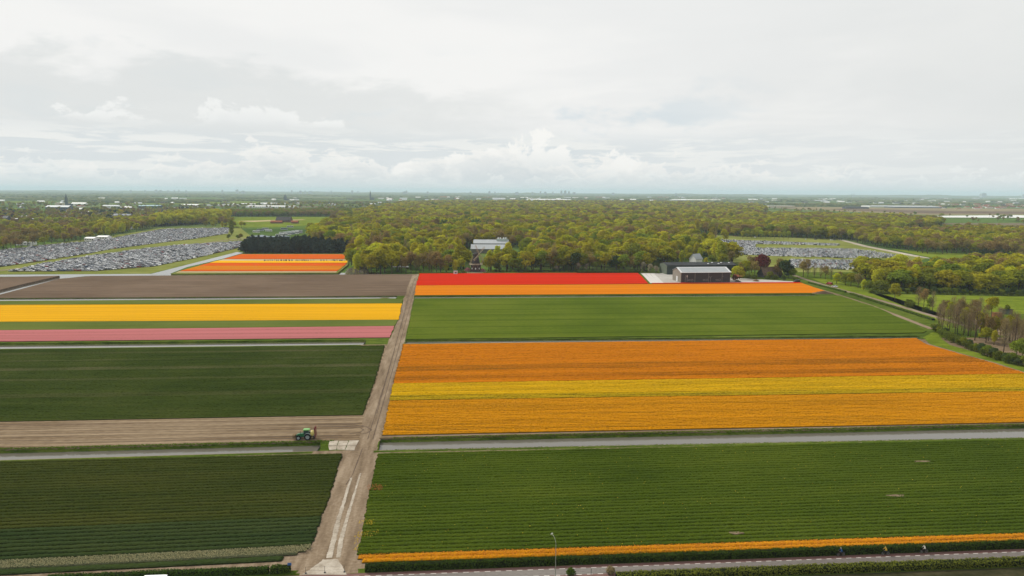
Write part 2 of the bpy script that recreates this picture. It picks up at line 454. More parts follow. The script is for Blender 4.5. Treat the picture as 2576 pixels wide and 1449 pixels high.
# raised land, left and right of the track, between the ditches
for nm, top, bot, mat in (('field_ground', None, D1L[3], SOIL_TRACK), ('field_ground', D1L[0], D2L[3], SOIL), ('field_ground', D2L[0], D3L[3], GRASS)):
    if top is None:
        poly = [Vector((XL, -300, 0)), Vector((-31, -300, 0)), Vector((mid(bot), bot.x(mid(bot)).y, 0)), bot.x(XL)]
    else:
        poly = [top.x(XL), top.x(mid(top)), bot.x(mid(bot)), bot.x(XL)]
    slab(nm, poly, mat)
canal_near = [at(*p) for p in ((1040, 689.5), (880, 690.5), (230, 694), (150, 701), (0, 741))]
slab('field_ground', [D3L[0].x(at(-30, 750).x), D3L[0].x(mid(D3L[0]))] + canal_near + [at(-30, 748.5)], SOIL_PLOUGH)
slab('field_ground', P([(0, 729), (60, 714), (150, 693.5), (0, 697), (-700, 700), (-700, 729)]), SOIL_PLOUGH)
for nm, top, bot, mat in (('field_ground', None, D1R[3], SOIL_TRACK), ('field_ground', D1R[0], D2R[3], SOIL), ('field_ground', D2R[0], D3R[3], GRASS)):
    if top is None:
        poly = [Vector((-31, -300, .0)), Vector((XR, -300, 0)), bot.x(XR), bot.x(mid(bot))]
    else:
        poly = [top.x(mid(top)), top.x(XR), bot.x(XR), bot.x(mid(bot))]
    slab(nm, poly, mat)
slab('field_ground', [D3R[0].x(mid(D3R[0])), D3R[0].x(XR), at(2900, 690), at(2000, 684), at(1640, 683), at(1054, 684)], GRASS)
# solid land where the ditches end in the east, and the causeways under the track
for l, x0 in ((D1R, None), (D2R, 2311), (D3R, 2051)):
    if x0:
        a, b = l[1].b, l[2].b
        slab('field_ground', [Vector((a.x - .3, a.y - 9, 0)), Vector((XR, lp(l[3], XR).y - 8, 0)), Vector((XR, lp(l[0], XR).y + 8, 0)), Vector((a.x - .3, a.y + 9, 0))], GRASS, z1=-.006)
for pts in (((806, 1105), (956, 1098), (951, 1142), (806, 1146)), ((920, 848), (1021, 852), (1018, 870), (920, 870)), ((999, 742), (1043, 742), (1042, 753), (999, 754))):
    slab('causeway', P(pts), GRASS, z1=-.006)

def ribbon(name, A, B, n, zA, zB, mat, jit=.06, m=4, parent=None, kind='structure', smooth=False):
    """bumpy strip between two straight or bent edges"""
    A = [Vector(a) for a in A]; B = [Vector(b) for b in B]
    def samp(L, k):
        k *= len(L) - 1; i = min(int(k), len(L) - 2); return L[i].lerp(L[i + 1], k - i)
    V = []
    for i in range(n + 1):
        a, b = samp(A, i / n), samp(B, i / n)
        for j in range(m + 1):
            t = j / m; q = a.lerp(b, t)
            z = zA + (zB - zA) * t
            if 0 < j < m: z += random.uniform(-jit, jit); q = q + Vector((random.uniform(-jit, jit), random.uniform(-jit, jit), 0)) * 1.5
            V.append((q.x, q.y, z))
    F = np.array([(i * (m + 1) + j, (i + 1) * (m + 1) + j, (i + 1) * (m + 1) + j + 1, i * (m + 1) + j + 1) for i in range(n) for j in range(m)])
    o = obj(name, data_mesh(name, V, F, [mat], smooth=smooth), parent)
    if kind and parent is None: tag(o, kind=kind)
    return o
for D, xl, xr in ((D1L, -330, None), (D1R, None, 330), (D2L, -420, None), (D2R, None, None), (D3L, -520, None), (D3R, None, None)):
    le = D[1].a.x if xl is None else xl; re = D[1].b.x if xr is None else xr
    wf, wn = D[1], D[2]; dep = -wf.a.z
    q = [wf.x(le), wf.x(re), wn.x(re), wn.x(le)]
    # water reaches a little under both banks
    sheet('ditch_water', [q[0] + Vector((0, .25, 0)), q[1] + Vector((0, .25, 0)), q[2] - Vector((0, .25, 0)), q[3] - Vector((0, .25, 0))], WATER)
    nn = int(abs(re - le) / .8)
    ribbon('ditch_verge', [D[3].x(le) - Vector((0, .45, 0)), D[3].x(re) - Vector((0, .45, 0))], [D[3].x(le) - Vector((0, 1.7, 0)), D[3].x(re) - Vector((0, 1.7, 0))], nn, .09, .012, GRASS, .05, 3)
    ribbon('ditch_bank', [D[0].x(le) + Vector((0, .5, 0)), D[0].x(re) + Vector((0, .5, 0))], [wf.x(le), wf.x(re)], nn, .06, -dep - .06, GRASS, .12)
    ribbon('ditch_bank', [D[3].x(le) - Vector((0, .5, 0)), D[3].x(re) - Vector((0, .5, 0))], [wn.x(le), wn.x(re)], nn, .05, -dep - .06, GRASS, .09)

# canals around the bulb land (level with the low ground)
ZW = ZG + .06
sheet('canal_water', P([(-700, 693), (0, 691), (880, 686.2), (960, 686), (960, 690.5), (880, 691), (235, 694.6), (-700, 700)], ZW), WATER)
sheet('canal_water', P([(150, 692), (232, 693), (150, 701.5), (0, 742), (-260, 812), (-260, 792), (0, 728), (60, 713)], ZW + .01), WATER)
sheet('canal_water', P([(376, 690), (596, 634), (612, 636), (560, 651), (470, 672), (424, 690)], ZW + .02), WATER)
sheet('canal_water', P([(866, 690), (874, 676), (905, 668), (925, 672), (930, 690)], ZW + .03), WATER)

# ================================================================== THE DIRT TRACK AND HEADLANDS
def rag(pts, n, j):
    out = []
    for a, b in zip(pts[:-1], pts[1:]):
        for i in range(n): out.append(a.lerp(b, i / n) + Vector((random.uniform(-j, j), random.uniform(-j, j), 0)))
    return out + [pts[-1]]
track = MB()
poly = rag(TRL, 10, .35) + rag(TRR, 10, .35)[::-1]
trk = tag(obj('dirt_track', data_mesh('dirt_track', [(p.x, p.y, .012) for p in poly], [tuple(range(len(poly)))], [SOIL_TRACK])), kind='structure')
hl = P([(-300, 1068), (0, 1062.5), (915, 1045), (945, 1060), (930, 1106), (830, 1107.5), (0, 1121.5), (-300, 1126)])
headland = tag(obj('headland', data_mesh('headland', [(p.x, p.y, .006) for p in rag(hl + [hl[0]], 30, .12)], [tuple(range(30 * len(hl) + 1))], [SOIL])), kind='structure')
# concrete plates in the two wheel tracks
def plates(pts, w, parent):
    P3 = [at(*p) for p in pts]
    L = 0; seg = []
    for a, b in zip(P3[:-1], P3[1:]): seg.append((L, L + (b - a).length, a, b)); L += (b - a).length
    def pos(x):
        for l0, l1, a, b in seg:
            if x <= l1 + 1e-6: return a.lerp(b, (x - l0) / (l1 - l0)), (b - a).normalized()
        return b, (b - a).normalized()
    x = 0
    while x < L - 1:
        ln = random.uniform(1.7, 2.3); p, d = pos(min(x + ln / 2, L)); n = Vector((-d.y, d.x, 0))
        ww = w * (1.25 - .7 * (x / L)) * random.uniform(.85, 1.15)
        m = MB()
        k = 7; ring = []
        for side in (-1, 1):
            rng_ = range(k) if side < 0 else range(k - 1, -1, -1)
            for i in rng_:
                q = p + d * (i / (k - 1) - .5) * (ln - .05) + n * side * (ww / 2 + random.uniform(-.10, .05)); ring.append((q.x, q.y))
        m.prism(ring, .0, .045 + random.uniform(-.008, .012)); m.build('concrete_slab', CONCRETE, parent); x += ln
plates([(828, 1404), (838, 1364), (851, 1308), (863, 1270), (876, 1226), (883, 1205)], .95, trk)
plates([(851, 1403), (858, 1358), (870, 1314), (879, 1283), (889, 1251), (898, 1220), (906, 1193)], .75, trk)
# apron by the road gate
ap = rag(P([(759, 1446), (795, 1422), (812, 1408), (850, 1406.5), (860, 1424), (872, 1441), (872, 1446)]), 6, .10)
tag(obj('entrance_apron', data_mesh('entrance_apron', [(p.x, p.y, .03) for p in ap], [tuple(range(len(ap)))], [CONCRETE])), kind='structure')
# loose plates laid over the culvert
pl = empty('culvert_plates', at(868, 1120), 0, 'white concrete plates laid on the grass beside the ditch crossing', 'paving')
cor = [(829, 1110), (852, 1109), (877, 1108.6), (905, 1108)], [(825, 1122), (848, 1122), (872, 1121.5), (897, 1120.5)], [(828, 1133), (846, 1132), (868, 1132.5), (891, 1133.5)]
for r_ in range(2):
    for c_ in range(3):
        q = P([cor[r_][c_], cor[r_][c_ + 1], cor[r_ + 1][c_ + 1], cor[r_ + 1][c_]])
        cen = sum(q, Vector()) / 4
        q = [cen + (p - cen) * .94 + Vector((random.uniform(-.12, .12), random.uniform(-.12, .12), 0)) for p in q]
        m = MB().prism([(p.x - cen.x, p.y - cen.y) for p in q[::-1]], -.05, .09 + random.uniform(-.02, .02))
        o = m.build('plate', CONCRETE, pl); o.location = cen - pl.location
# tyre ruts: shallow dark furrows pressed into the headland and looping at its end
RUT = ground_mat('pressed_soil', [(0, (.085, .060, .044)), (1, (.14, .105, .078))], (.2, 1.5, 1.5), (2, 2, 2), bumps=.6)
def rut(pts, w, parent, z):
    P3 = [at(*p) for p in pts]; V = []
    Q = []
    for a, b in zip(P3[:-1], P3[1:]):
        n = max(2, int((b - a).length / 2.0))
        Q += [a.lerp(b, i / n) for i in range(n)]
    Q.append(P3[-1])
    for i, p in enumerate(Q):
        d = (Q[min(i + 1, len(Q) - 1)] - Q[max(i - 1, 0)]).normalized(); n = Vector((-d.y, d.x, 0)); ww = w * random.uniform(.6, 1.25)
        for s in (-1, 1): V.append(((p + n * s * ww / 2).x, (p + n * s * ww / 2).y, z))
    F = [(2 * i, 2 * i + 1, 2 * i + 3, 2 * i + 2) for i in range(len(Q) - 1)]
    return obj('tyre_rut', data_mesh('tyre_rut', V, F, [RUT]), parent)
for k, (v0, v1, ue) in enumerate(((1068, 1054, 890), (1073, 1058.5, 900), (1080, 1065, 905), (1087, 1071, 915), (1093, 1078, 890), (1100, 1086, 880), (1110, 1095, 860), (1116, 1101, 850))):
    rut([(-60, v0 + .8), (ue * .5, (v0 + v1) / 2 + .4), (ue, v1)], .34, headland, .018 + .004 * k)
rut([(800, 1073), (880, 1073), (905, 1076), (915, 1082), (905, 1088), (880, 1091)], .4, headland, .052)
rut([(800, 1069.5), (890, 1069), (922, 1074), (935, 1082), (925, 1089), (895, 1094)], .4, headland, .058)
for a_, b_, k in (((925, 1105), (1043, 700), 0), ((938, 1105), (1050, 700), 1), ((912, 1128), (870, 1220), 2), ((948, 1040), (1034, 720), 3)):
    rut([a_, ((a_[0] + b_[0]) / 2 - 4, (a_[1] + b_[1]) / 2 + 20), b_], .3, trk, .02 + .004 * k)

# ================================================================== THE ROAD
road_up = Line((949.5, 1441.2), (2576, 1381.5)); 
rd = (road_up.b - road_up.a).normalized(); rn = Vector((rd.y, -rd.x, 0))          # along, and towards the camera
def road_pt(s, w): return road_up.a + rd * s + rn * w
def strip(name, w0, w1, z, mat, s0=-420, s1=520, parent=None):
    o = obj(name, data_mesh(name, [(p.x, p.y, z) for p in (road_pt(s0, w1), road_pt(s1, w1), road_pt(s1, w0), road_pt(s0, w0))], [(0, 1, 2, 3)], [mat]), parent)
    if parent is None: tag(o, kind='structure')
    return o
W1, W2, W3 = .95, 3.15, 4.1
def on_s(u):
    v = 1441.2 - .0367 * (u - 949.5); return (at(u, v) - road_up.a).dot(rd)
road = strip('road', -.1, W3 + .1, .016, TARMAC)
strip('cycle_lane', -.1, W1, .022, RED_LANE, parent=road); strip('cycle_lane', W2, W3 + .1, .022, RED_LANE, parent=road)
dash_me = None
for w in (W1, W2):
    for i in range(-34, 90):
        s = i * 2.0 + (0.3 if w == W1 else 1.1)
        c = road_pt(s, w)
        if dash_me is None:
            dash_me = data_mesh('lane_dash', [(-.5, -.075, 0), (.5, -.075, 0), (.5, .075, 0), (-.5, .075, 0)], [(0, 1, 2, 3)], [PAINT])
        o = obj('lane_dash', dash_me, road); o.location = (c.x, c.y, .028); o.rotation_euler = (0, 0, math.atan2(rd.y, rd.x))

# ================================================================== CROPS IN BEDS
def scan(poly2, t):
    xs = []
    for (s0, t0), (s1, t1) in zip(poly2, poly2[1:] + poly2[:1]):
        if (t0 <= t) != (t1 <= t): xs.append(s0 + (s1 - s0) * (t - t0) / (t1 - t0))
    return (min(xs), max(xs)) if len(xs) >= 2 else None
def bed_mesh(p0, p1, w, h, res, mat, jz, name):
    d = np.array([p1.x - p0.x, p1.y - p0.y]); ln = float(np.hypot(*d)); d /= ln; q = np.array([-d[1], d[0]])
    n = max(4, int(ln / res))
    prof = np.array([(-.5, 0), (-.46, .55), (-.3, .9), (-.08, 1.0), (.14, 1.0), (.33, .88), (.46, .55), (.5, 0)])
    ss = np.linspace(0, ln, n + 1); m = len(prof)
    S = np.repeat(ss[:, None], m, 1) + rng.uniform(-res * .3, res * .3, (n + 1, m))
    T = prof[None, :, 0] * w + rng.uniform(-.06, .06, (n + 1, m))
    slow = np.interp(ss, np.linspace(0, ln, max(3, n // 12)), rng.uniform(.85, 1.12, max(3, n // 12)))
    Z = prof[None, :, 1] * h * slow[:, None] + rng.uniform(-jz, jz, (n + 1, m)) * (prof[None, :, 1] > .1)
    Z[0] *= .3; Z[-1] *= .3
    V = np.stack([p0.x + S * d[0] + T * q[0], p0.y + S * d[1] + T * q[1], np.maximum(Z, .004)], -1).reshape(-1, 3)
    i, j = np.meshgrid(np.arange(n), np.arange(m - 1), indexing='ij')
    a = (i * m + j).ravel()
    return data_mesh(name, V, np.stack([a, a + m, a + m + 1, a + 1], -1), [mat])
def along(pts, k):
    """point at share k of the way along a bent line, measured in depth"""
    y0, y1 = pts[0].y, pts[-1].y; y = y0 + (y1 - y0) * k
    for a, b in zip(pts[:-1], pts[1:]):
        if min(a.y, b.y) - 1e-6 <= y <= max(a.y, b.y) + 1e-6: return a.lerp(b, (y - a.y) / (b.y - a.y))
    return pts[-1].copy()
def crop_strip(name, label, cat, left, right, mat, pitch=1.5, w=1.24, h=.46, res=.3, jz=.07, bed='tulip_bed', group=None, alt=None, endj=.4, rows=None):
    """a strip of one crop between a left and a right edge (far end first): every raised bed in it is a part"""
    Lp, Rp = P(left), P(right)
    e = empty(name, (0, 0, 0), 0, label, cat, group)
    wid = (abs(Lp[0].y - Lp[-1].y) + abs(Rp[0].y - Rp[-1].y)) / 2
    n = rows or max(1, round(wid / pitch)); w = w * (wid / n) / pitch
    for k in range(n):
        a, b = along(Lp, (k + .5) / n), along(Rp, (k + .5) / n)
        d = (b - a).normalized()
        a, b = a + d * random.uniform(0, endj), b - d * random.uniform(0, endj)
        obj(bed, bed_mesh(a, b, w, h, res, mat if alt is None else alt(k, mat), jz, bed), e)
    return e
UR = 2660
def lerp_edge(pts, v):
    for (u0, v0), (u1, v1) in zip(pts[:-1], pts[1:]):
        if v0 <= v <= v1: return u0 + (u1 - u0) * (v - v0) / (v1 - v0)
    return pts[0][0] if v < pts[0][1] else pts[-1][0]
# --- nearest field right of the track
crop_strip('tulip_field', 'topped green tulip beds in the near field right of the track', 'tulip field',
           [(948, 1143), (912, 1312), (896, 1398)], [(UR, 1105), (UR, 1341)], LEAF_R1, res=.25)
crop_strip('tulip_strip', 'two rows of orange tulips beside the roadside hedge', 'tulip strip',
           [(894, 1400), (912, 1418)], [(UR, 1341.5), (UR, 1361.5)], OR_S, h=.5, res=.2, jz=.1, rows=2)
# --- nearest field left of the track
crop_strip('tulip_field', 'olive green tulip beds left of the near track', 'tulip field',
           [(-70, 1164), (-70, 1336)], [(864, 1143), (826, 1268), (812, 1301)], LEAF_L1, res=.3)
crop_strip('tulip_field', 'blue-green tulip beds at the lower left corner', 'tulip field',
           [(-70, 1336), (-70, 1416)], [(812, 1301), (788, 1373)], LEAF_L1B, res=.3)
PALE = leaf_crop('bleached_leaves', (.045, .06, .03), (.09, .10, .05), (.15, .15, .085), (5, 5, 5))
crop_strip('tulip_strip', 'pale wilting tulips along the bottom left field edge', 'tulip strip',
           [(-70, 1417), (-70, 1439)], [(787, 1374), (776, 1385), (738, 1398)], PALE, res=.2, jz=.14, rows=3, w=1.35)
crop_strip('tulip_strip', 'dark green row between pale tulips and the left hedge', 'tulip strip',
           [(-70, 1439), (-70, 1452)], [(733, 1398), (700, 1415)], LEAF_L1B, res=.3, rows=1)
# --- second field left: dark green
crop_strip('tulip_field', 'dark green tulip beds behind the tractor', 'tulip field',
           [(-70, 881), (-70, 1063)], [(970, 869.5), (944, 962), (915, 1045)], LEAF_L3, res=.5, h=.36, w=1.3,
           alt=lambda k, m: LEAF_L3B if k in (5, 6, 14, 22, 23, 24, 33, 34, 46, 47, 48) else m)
# --- big field right: orange, thinning orange, yellow, sparse yellow, golden orange
LE = [(1013, 866), (986, 970), (978, 1010), (959, 1098)]
RE = [(2307, 851.5), (2330, 866), (2420, 892), (2500, 914), (2576, 938), (2680, 966)]
def band(name, label, cat, l0, l1, r0, r1, mat, alt=None, h=.42, res=.4, w=1.24):
    """l0, l1: far and near edge at the track; r0, r1: the same at the right edge of the field"""
    ul = lambda v: lerp_edge(LE, v); ur = lambda v: lerp_edge(RE, v)
    rs = [r0] + [v for _, v in RE if r0 < v < r1] + [r1]
    return crop_strip(name, label, cat, [(ul(l0), l0), (ul(l1), l1)], [(ur(v), v) for v in rs], mat, res=res, h=h, alt=alt, w=w)
band('tulip_strip', 'burnt orange tulips in the far part of the big right field', 'tulip strip', 867, 924, 852, 898, OR_A, res=.6)
band('tulip_strip', 'brownish mix of orange and topped rows above the yellow tulips', 'tulip strip', 924, 966, 898, 941, OR_A,
     lambda k, m: OR_OLIVE if k in (0, 1, 2, 3, 4, 5, 11, 12, 13, 14) else m, res=.5)
band('tulip_strip', 'yellow tulip strip crossing the big right field', 'tulip strip', 967, 997, 942, 975, YEL, res=.4, h=.5, w=1.05)
band('tulip_strip', 'yellow-green thinning tulips under the yellow strip', 'tulip strip', 997.5, 1009, 975.5, 984, YEL_G, res=.35, h=.5, w=1.0)
band('tulip_strip', 'golden orange tulips along the wide ditch', 'tulip strip', 1010, 1097, 985, 1062, OR_3, res=.3, h=.5, w=1.02)

# --- farther fields: one low slab of crop each, rows only in the surface
def crop_slab(name, label, cat, pts, mat, h=.34, z0=0.0, jit=.4, group=None):
    poly = P(pts, z0); out = []
    for a, b in zip(poly, poly[1:] + poly[:1]):
        n = max(1, int((b - a).length / 4.0))
        out += [a.lerp(b, i / n) + (Vector((random.uniform(-jit, jit), random.uniform(-jit * .3, jit * .3), 0)) if i else Vector()) for i in range(n)]
    m = MB().prism([(p.x, p.y) for p in out[::-1]], z0 - .02, z0 + h)
    return tag(m.build(name, mat), label, cat, group)
crop_slab('tulip_field', 'mid green topped field between two orange fields', 'tulip field', [(1043, 752), (2112, 744.5), (2210, 776), (2330, 834), (2322, 838), (1021, 855)], LEAF_C)
crop_slab('tulip_strip', 'red tulip field at the wood edge', 'tulip strip', [(1056, 688.6), (1604, 687), (1632, 714.2), (1046, 718.8)], RED)
crop_slab('tulip_strip', 'thin red tulip strip in front of the barn', 'tulip strip', [(1640, 712.6), (2010, 710.5), (2018, 713), (1640, 714.1)], RED)
crop_slab('tulip_strip', 'bright orange tulip field in front of the red one', 'tulip strip', [(1046, 719.2), (2018, 713.4), (2088, 737.5), (1043, 743.5)], OR_D)
crop_slab('tulip_strip', 'thin green crop strip above the left yellow tulips', 'tulip strip', [(-60, 759), (1014, 753.5), (1011, 764), (-60, 768)], LEAF_STRIP)
crop_slab('tulip_strip', 'wide deep yellow tulip strip left of the track', 'tulip strip', [(-60, 768.6), (1011, 764.6), (1003, 805), (-60, 811)], YEL_L)
crop_slab('tulip_strip', 'green strip between the yellow and the pink flowers', 'tulip strip', [(-60, 811.6), (1002, 805.6), (992, 821), (-60, 832.5)], LEAF_STRIP)
crop_slab('hyacinth_strip', 'pink hyacinth strip left of the track', 'flower strip', [(-60, 833), (992, 821.6), (981, 850), (-60, 861)], PINK)
ZF = 0.0
slab('field_ground', P([(430, 688.5), (850, 686), (875, 666), (879, 638.5), (610, 638.5)]), GRASS_DRY)
fl = [(606, 640), (436, 687)]; fr = [(878, 640), (873, 664), (846, 684)]
def far_strip(label, v0, v1, mat, h=.3):
    ul = lambda v: 606 + (436 - 606) * (v - 640) / 47
    ur = lambda v: lerp_edge(fr, v)
    crop_slab('tulip_strip', label, 'tulip strip', [(ul(v0), v0), (ur(v0), v0), (ur(v1), v1), (ul(v1), v1)], mat, h, ZF)
far_strip('vermilion tulip strip against the dark pines', 640.2, 652, OR_F1)
far_strip('straw coloured path strip below the vermilion tulips', 652.3, 656, STRAW, .1)
far_strip('bright yellow strip in the far left flower field', 656.3, 661.5, YEL_F)
far_strip('orange-red strip below the far yellow tulips', 661.8, 669, OR_F1)
far_strip('amber strip in the far left flower field', 669.3, 679, OR_F2)
far_strip('narrow vermilion strip along the canal', 679.3, 682.5, OR_F1)
far_strip('pale strip at the canal edge of the far flower field', 682.8, 685.5, STRAW, .1)

# flower heads standing out of the nearest strips, and stray ones
def heads(name, pts, size, mat, parent=None, up=.5):
    pts = np.asarray(pts); n = len(pts)
    base = np.array([(1, 0, 0), (0, 1, 0), (-1, 0, 0), (0, -1, 0), (0, 0, 1.1), (0, 0, -1.2)]) * size
    tri = np.array([(0, 1, 4), (1, 2, 4), (2, 3, 4), (3, 0, 4), (1, 0, 5), (2, 1, 5), (3, 2, 5), (0, 3, 5)])
    k = rng.uniform(.7, 1.3, (n, 1, 1))
    V = (pts[:, None, :] + base[None] * k + rng.normal(0, size * .12, (n, 6, 3))).reshape(-1, 3)
    F = (tri[None] + (np.arange(n) * 6)[:, None, None]).reshape(-1, 3)
    o = obj(name, data_mesh(name, V, F, [mat]), parent)
    return tag(o, kind='stuff')
def in_poly(poly, n, z0, z1):
    p2 = [st(p) for p in poly]; ts = [t for _, t in p2]; ss = [s for s, _ in p2]; out = []
    while len(out) < n:
        t = random.uniform(min(ts), max(ts)); r_ = scan(p2, t)
        if not r_: continue
        s = random.uniform(min(ss), max(ss))
        if not r_[0] <= s <= r_[1]: continue
        out.append((s * E1[0] + t * E2[0], s * E1[1] + t * E2[1], random.uniform(z0, z1)))
    return out
HEAD_OR = plain('orange_petals', (.66, .27, .012), .6, .2, 0, .25, 3)
HEAD_YE = plain('yellow_petals', (.62, .42, .015), .6, .2, 0, .25, 3)
HEAD_PA = plain('bleached_petals', (.30, .275, .14), .7, .2, 0, .25, 3)
HEAD_RU = plain('rust_petals', (.30, .10, .02), .7, .2, 0, .25, 3)
heads('tulip_heads', in_poly(P([(900, 1401), (UR, 1344), (UR, 1362), (908, 1416)]), 7000, .5, .66), .07, HEAD_OR)
heads('wilted_tulip_heads', in_poly(P([(-60, 1418), (560, 1389), (784, 1375), (780, 1388), (742, 1396), (-60, 1438)]), 5600, .40, .62), .085, HEAD_PA)
heads('stray_tulip_heads', in_poly(P([(914, 1310), (945, 1310), (946, 1322), (900, 1325)]), 30, .35, .6) + in_poly(P([(893, 1345), (955, 1338), (950, 1352), (890, 1358)]), 80, .4, .6)
      + in_poly(P([(900, 1345), (906, 1330), (902, 1390), (884, 1392)]), 50, .15, .5) + in_poly(P([(905, 1315), (948, 1312), (940, 1324), (900, 1326)]), 45, .4, .6)
      + in_poly(P([(948, 1150), (2570, 1110), (2570, 1340), (905, 1398)]), 240, .42, .58), .07, HEAD_YE)
heads('rusty_tulip_heads', in_poly(P([(926, 1223), (958, 1222), (966, 1236), (922, 1238)]), 130, .4, .55) + in_poly(P([(1005, 1030), (1030, 800), (1050, 800), (1020, 870)]), 40, .3, .4), .09, HEAD_RU)
# bare patches in the near right field
for (u, v, w_) in ((2318, 1164, 2.2), (2256, 1251, 2.4), (1852, 1345, 1.7)):
    c = at(u, v); m = MB()
    ring = [(c.x + math.cos(a) * w_ * random.uniform(.7, 1.1), c.y + math.sin(a) * .55 * random.uniform(.7, 1.1)) for a in [i * PI / 8 for i in range(16)]]
    tag(m.prism(ring, .0, .46).build('bare_patch', SOIL_TRACK), kind='structure')

# grassy verge between the fields and the road
for s0, s1, w0, w1 in ((-420, on_s(752), -1.9, -.1), (on_s(880), 520, -1.7, -.1), (-420, 520, W3 + .1, W3 + 3.2)):
    strip('road_verge', w0, w1, .008, GRASS, s0, s1)
# ================================================================== TREES
def leaf_mat(name, col, trans=.35, var=.2, hue=.02):
    m, g = new_mat(name)
    oi = g.n('ShaderNodeObjectInfo'); rnd = oi.outputs['Random']
    tcn = g.n('ShaderNodeTexCoord')
    n = g.noise(tcn.outputs['Object'], .45, 2, .6)
    n2 = g.noise(g.vmath('ADD', tcn.outputs['Object'], g.comb(g.math('MULTIPLY', rnd, 91.0), g.math('MULTIPLY', rnd, 37.0), 0.0)), 2.3, 2, .6)
    f = g.math('ADD', g.math('MULTIPLY', rnd, .5), g.math('ADD', g.math('MULTIPLY', n, .3), g.math('MULTIPLY', n2, .35)))
    c = g.mix(g.smooth(f, .25, .95), tuple(x * (1 - var) for x in col), tuple(x * (1 + var) for x in col))
    hs = g.n('ShaderNodeHueSaturation'); g.put(hs.inputs['Color'], c)
    r2 = g.math('FRACT', g.math('MULTIPLY', rnd, 17.3))
    g.put(hs.inputs['Hue'], g.math('ADD', .5 - hue, g.math('MULTIPLY', r2, hue * 2)))
    hs.inputs['Saturation'].default_value = 1.0
    d = g.n('ShaderNodeBsdfDiffuse'); g.put(d.inputs[0], hs.outputs[0])
    t = g.n('ShaderNodeBsdfTranslucent'); g.put(t.inputs[0], hs.outputs[0])
    mx = g.n('ShaderNodeMixShader'); mx.inputs[0].default_value = trans
    g.nt.links.new(d.outputs[0], mx.inputs[1]); g.nt.links.new(t.outputs[0], mx.inputs[2])
    finish(g, mx.outputs[0]); return m
BARK = plain('bark', (.085, .062, .045), .95, .1, 0, .35, 3)
LM = dict(olive=leaf_mat('olive_leaves', (.30, .285, .016)), yellow=leaf_mat('spring_leaves', (.45, .435, .024), .5), green=leaf_mat('green_leaves', (.185, .22, .02)),
          brown=leaf_mat('budding_twigs', (.26, .195, .062), .34), bare=leaf_mat('bare_twigs', (.24, .18, .095), .25), pine=leaf_mat('pine_needles', (.034, .050, .036), .12, .35, .02),
          copper=leaf_mat('copper_leaves', (.13, .034, .026), .3), lime=leaf_mat('lime_leaves', (.38, .40, .03), .5), larch=leaf_mat('larch_needles', (.085, .145, .025), .35),
          blossom=leaf_mat('blossom', (.34, .30, .20), .3), bush=leaf_mat('shrub_leaves', (.125, .155, .02), .3), dark=leaf_mat('evergreen_leaves', (.055, .080, .026), .2))

def leaf_quads(pts, nrm, size, asp=1.0):
    n = len(pts)
    nrm = nrm / np.maximum(np.linalg.norm(nrm, axis=1, keepdims=True), 1e-6)
    a = np.cross(nrm, rng.normal(size=(n, 3))); a /= np.maximum(np.linalg.norm(a, axis=1, keepdims=True), 1e-6)
    b = np.cross(nrm, a)
    s = (size * rng.uniform(.55, 1.35, (n, 1)))
    V = np.stack([pts - a * s - b * s * asp, pts + a * s * .8 - b * s * asp * .6, pts + a * s + b * s * asp, pts - a * s * .7 + b * s * asp * .8], 1)
    return V.reshape(-1, 3), np.arange(n * 4).reshape(n, 4)
def lobe_crown(lobes, n, size, fuzz=.14, rnd=.55):
    C = np.array([l[:3] for l in lobes]); Rr = np.array([l[3:6] for l in lobes])
    w = (Rr[:, 0] * Rr[:, 2]); w = w / w.sum()
    k = rng.choice(len(lobes), n, p=w)
    d = rng.normal(size=(n, 3)); d /= np.linalg.norm(d, axis=1, keepdims=True)
    d[:, 2] = np.where((d[:, 2] < -.35) & (rng.random(n) < .7), -d[:, 2], d[:, 2])
    p = C[k] + d * Rr[k] * (1 + rng.normal(0, fuzz, (n, 1)))
    return leaf_quads(p, d + rng.normal(0, rnd, (n, 3)) + np.array([0, 0, .35]), size)
def limbs(mb, h, r, top, n, spread, up=.5, fork=.35):
    mb.tube((0, 0, -.4), (0, 0, h * fork), r, r * .72, 7)
    p = Vector((random.uniform(-.3, .3), random.uniform(-.3, .3), h * top)); mb.tube((0, 0, h * fork), p, r * .72, r * .18, 6)
    for i in range(n):
        a = 2 * PI * i / n + random.uniform(-.4, .4); z0 = h * (fork + (top - fork) * random.uniform(.0, .6))
        q = Vector((math.cos(a) * spread * random.uniform(.6, 1), math.sin(a) * spread * random.uniform(.6, 1), z0 + h * up * random.uniform(.25, .5)))
        mb.tube((0, 0, z0), q, r * .36, r * .08, 5)
    return mb
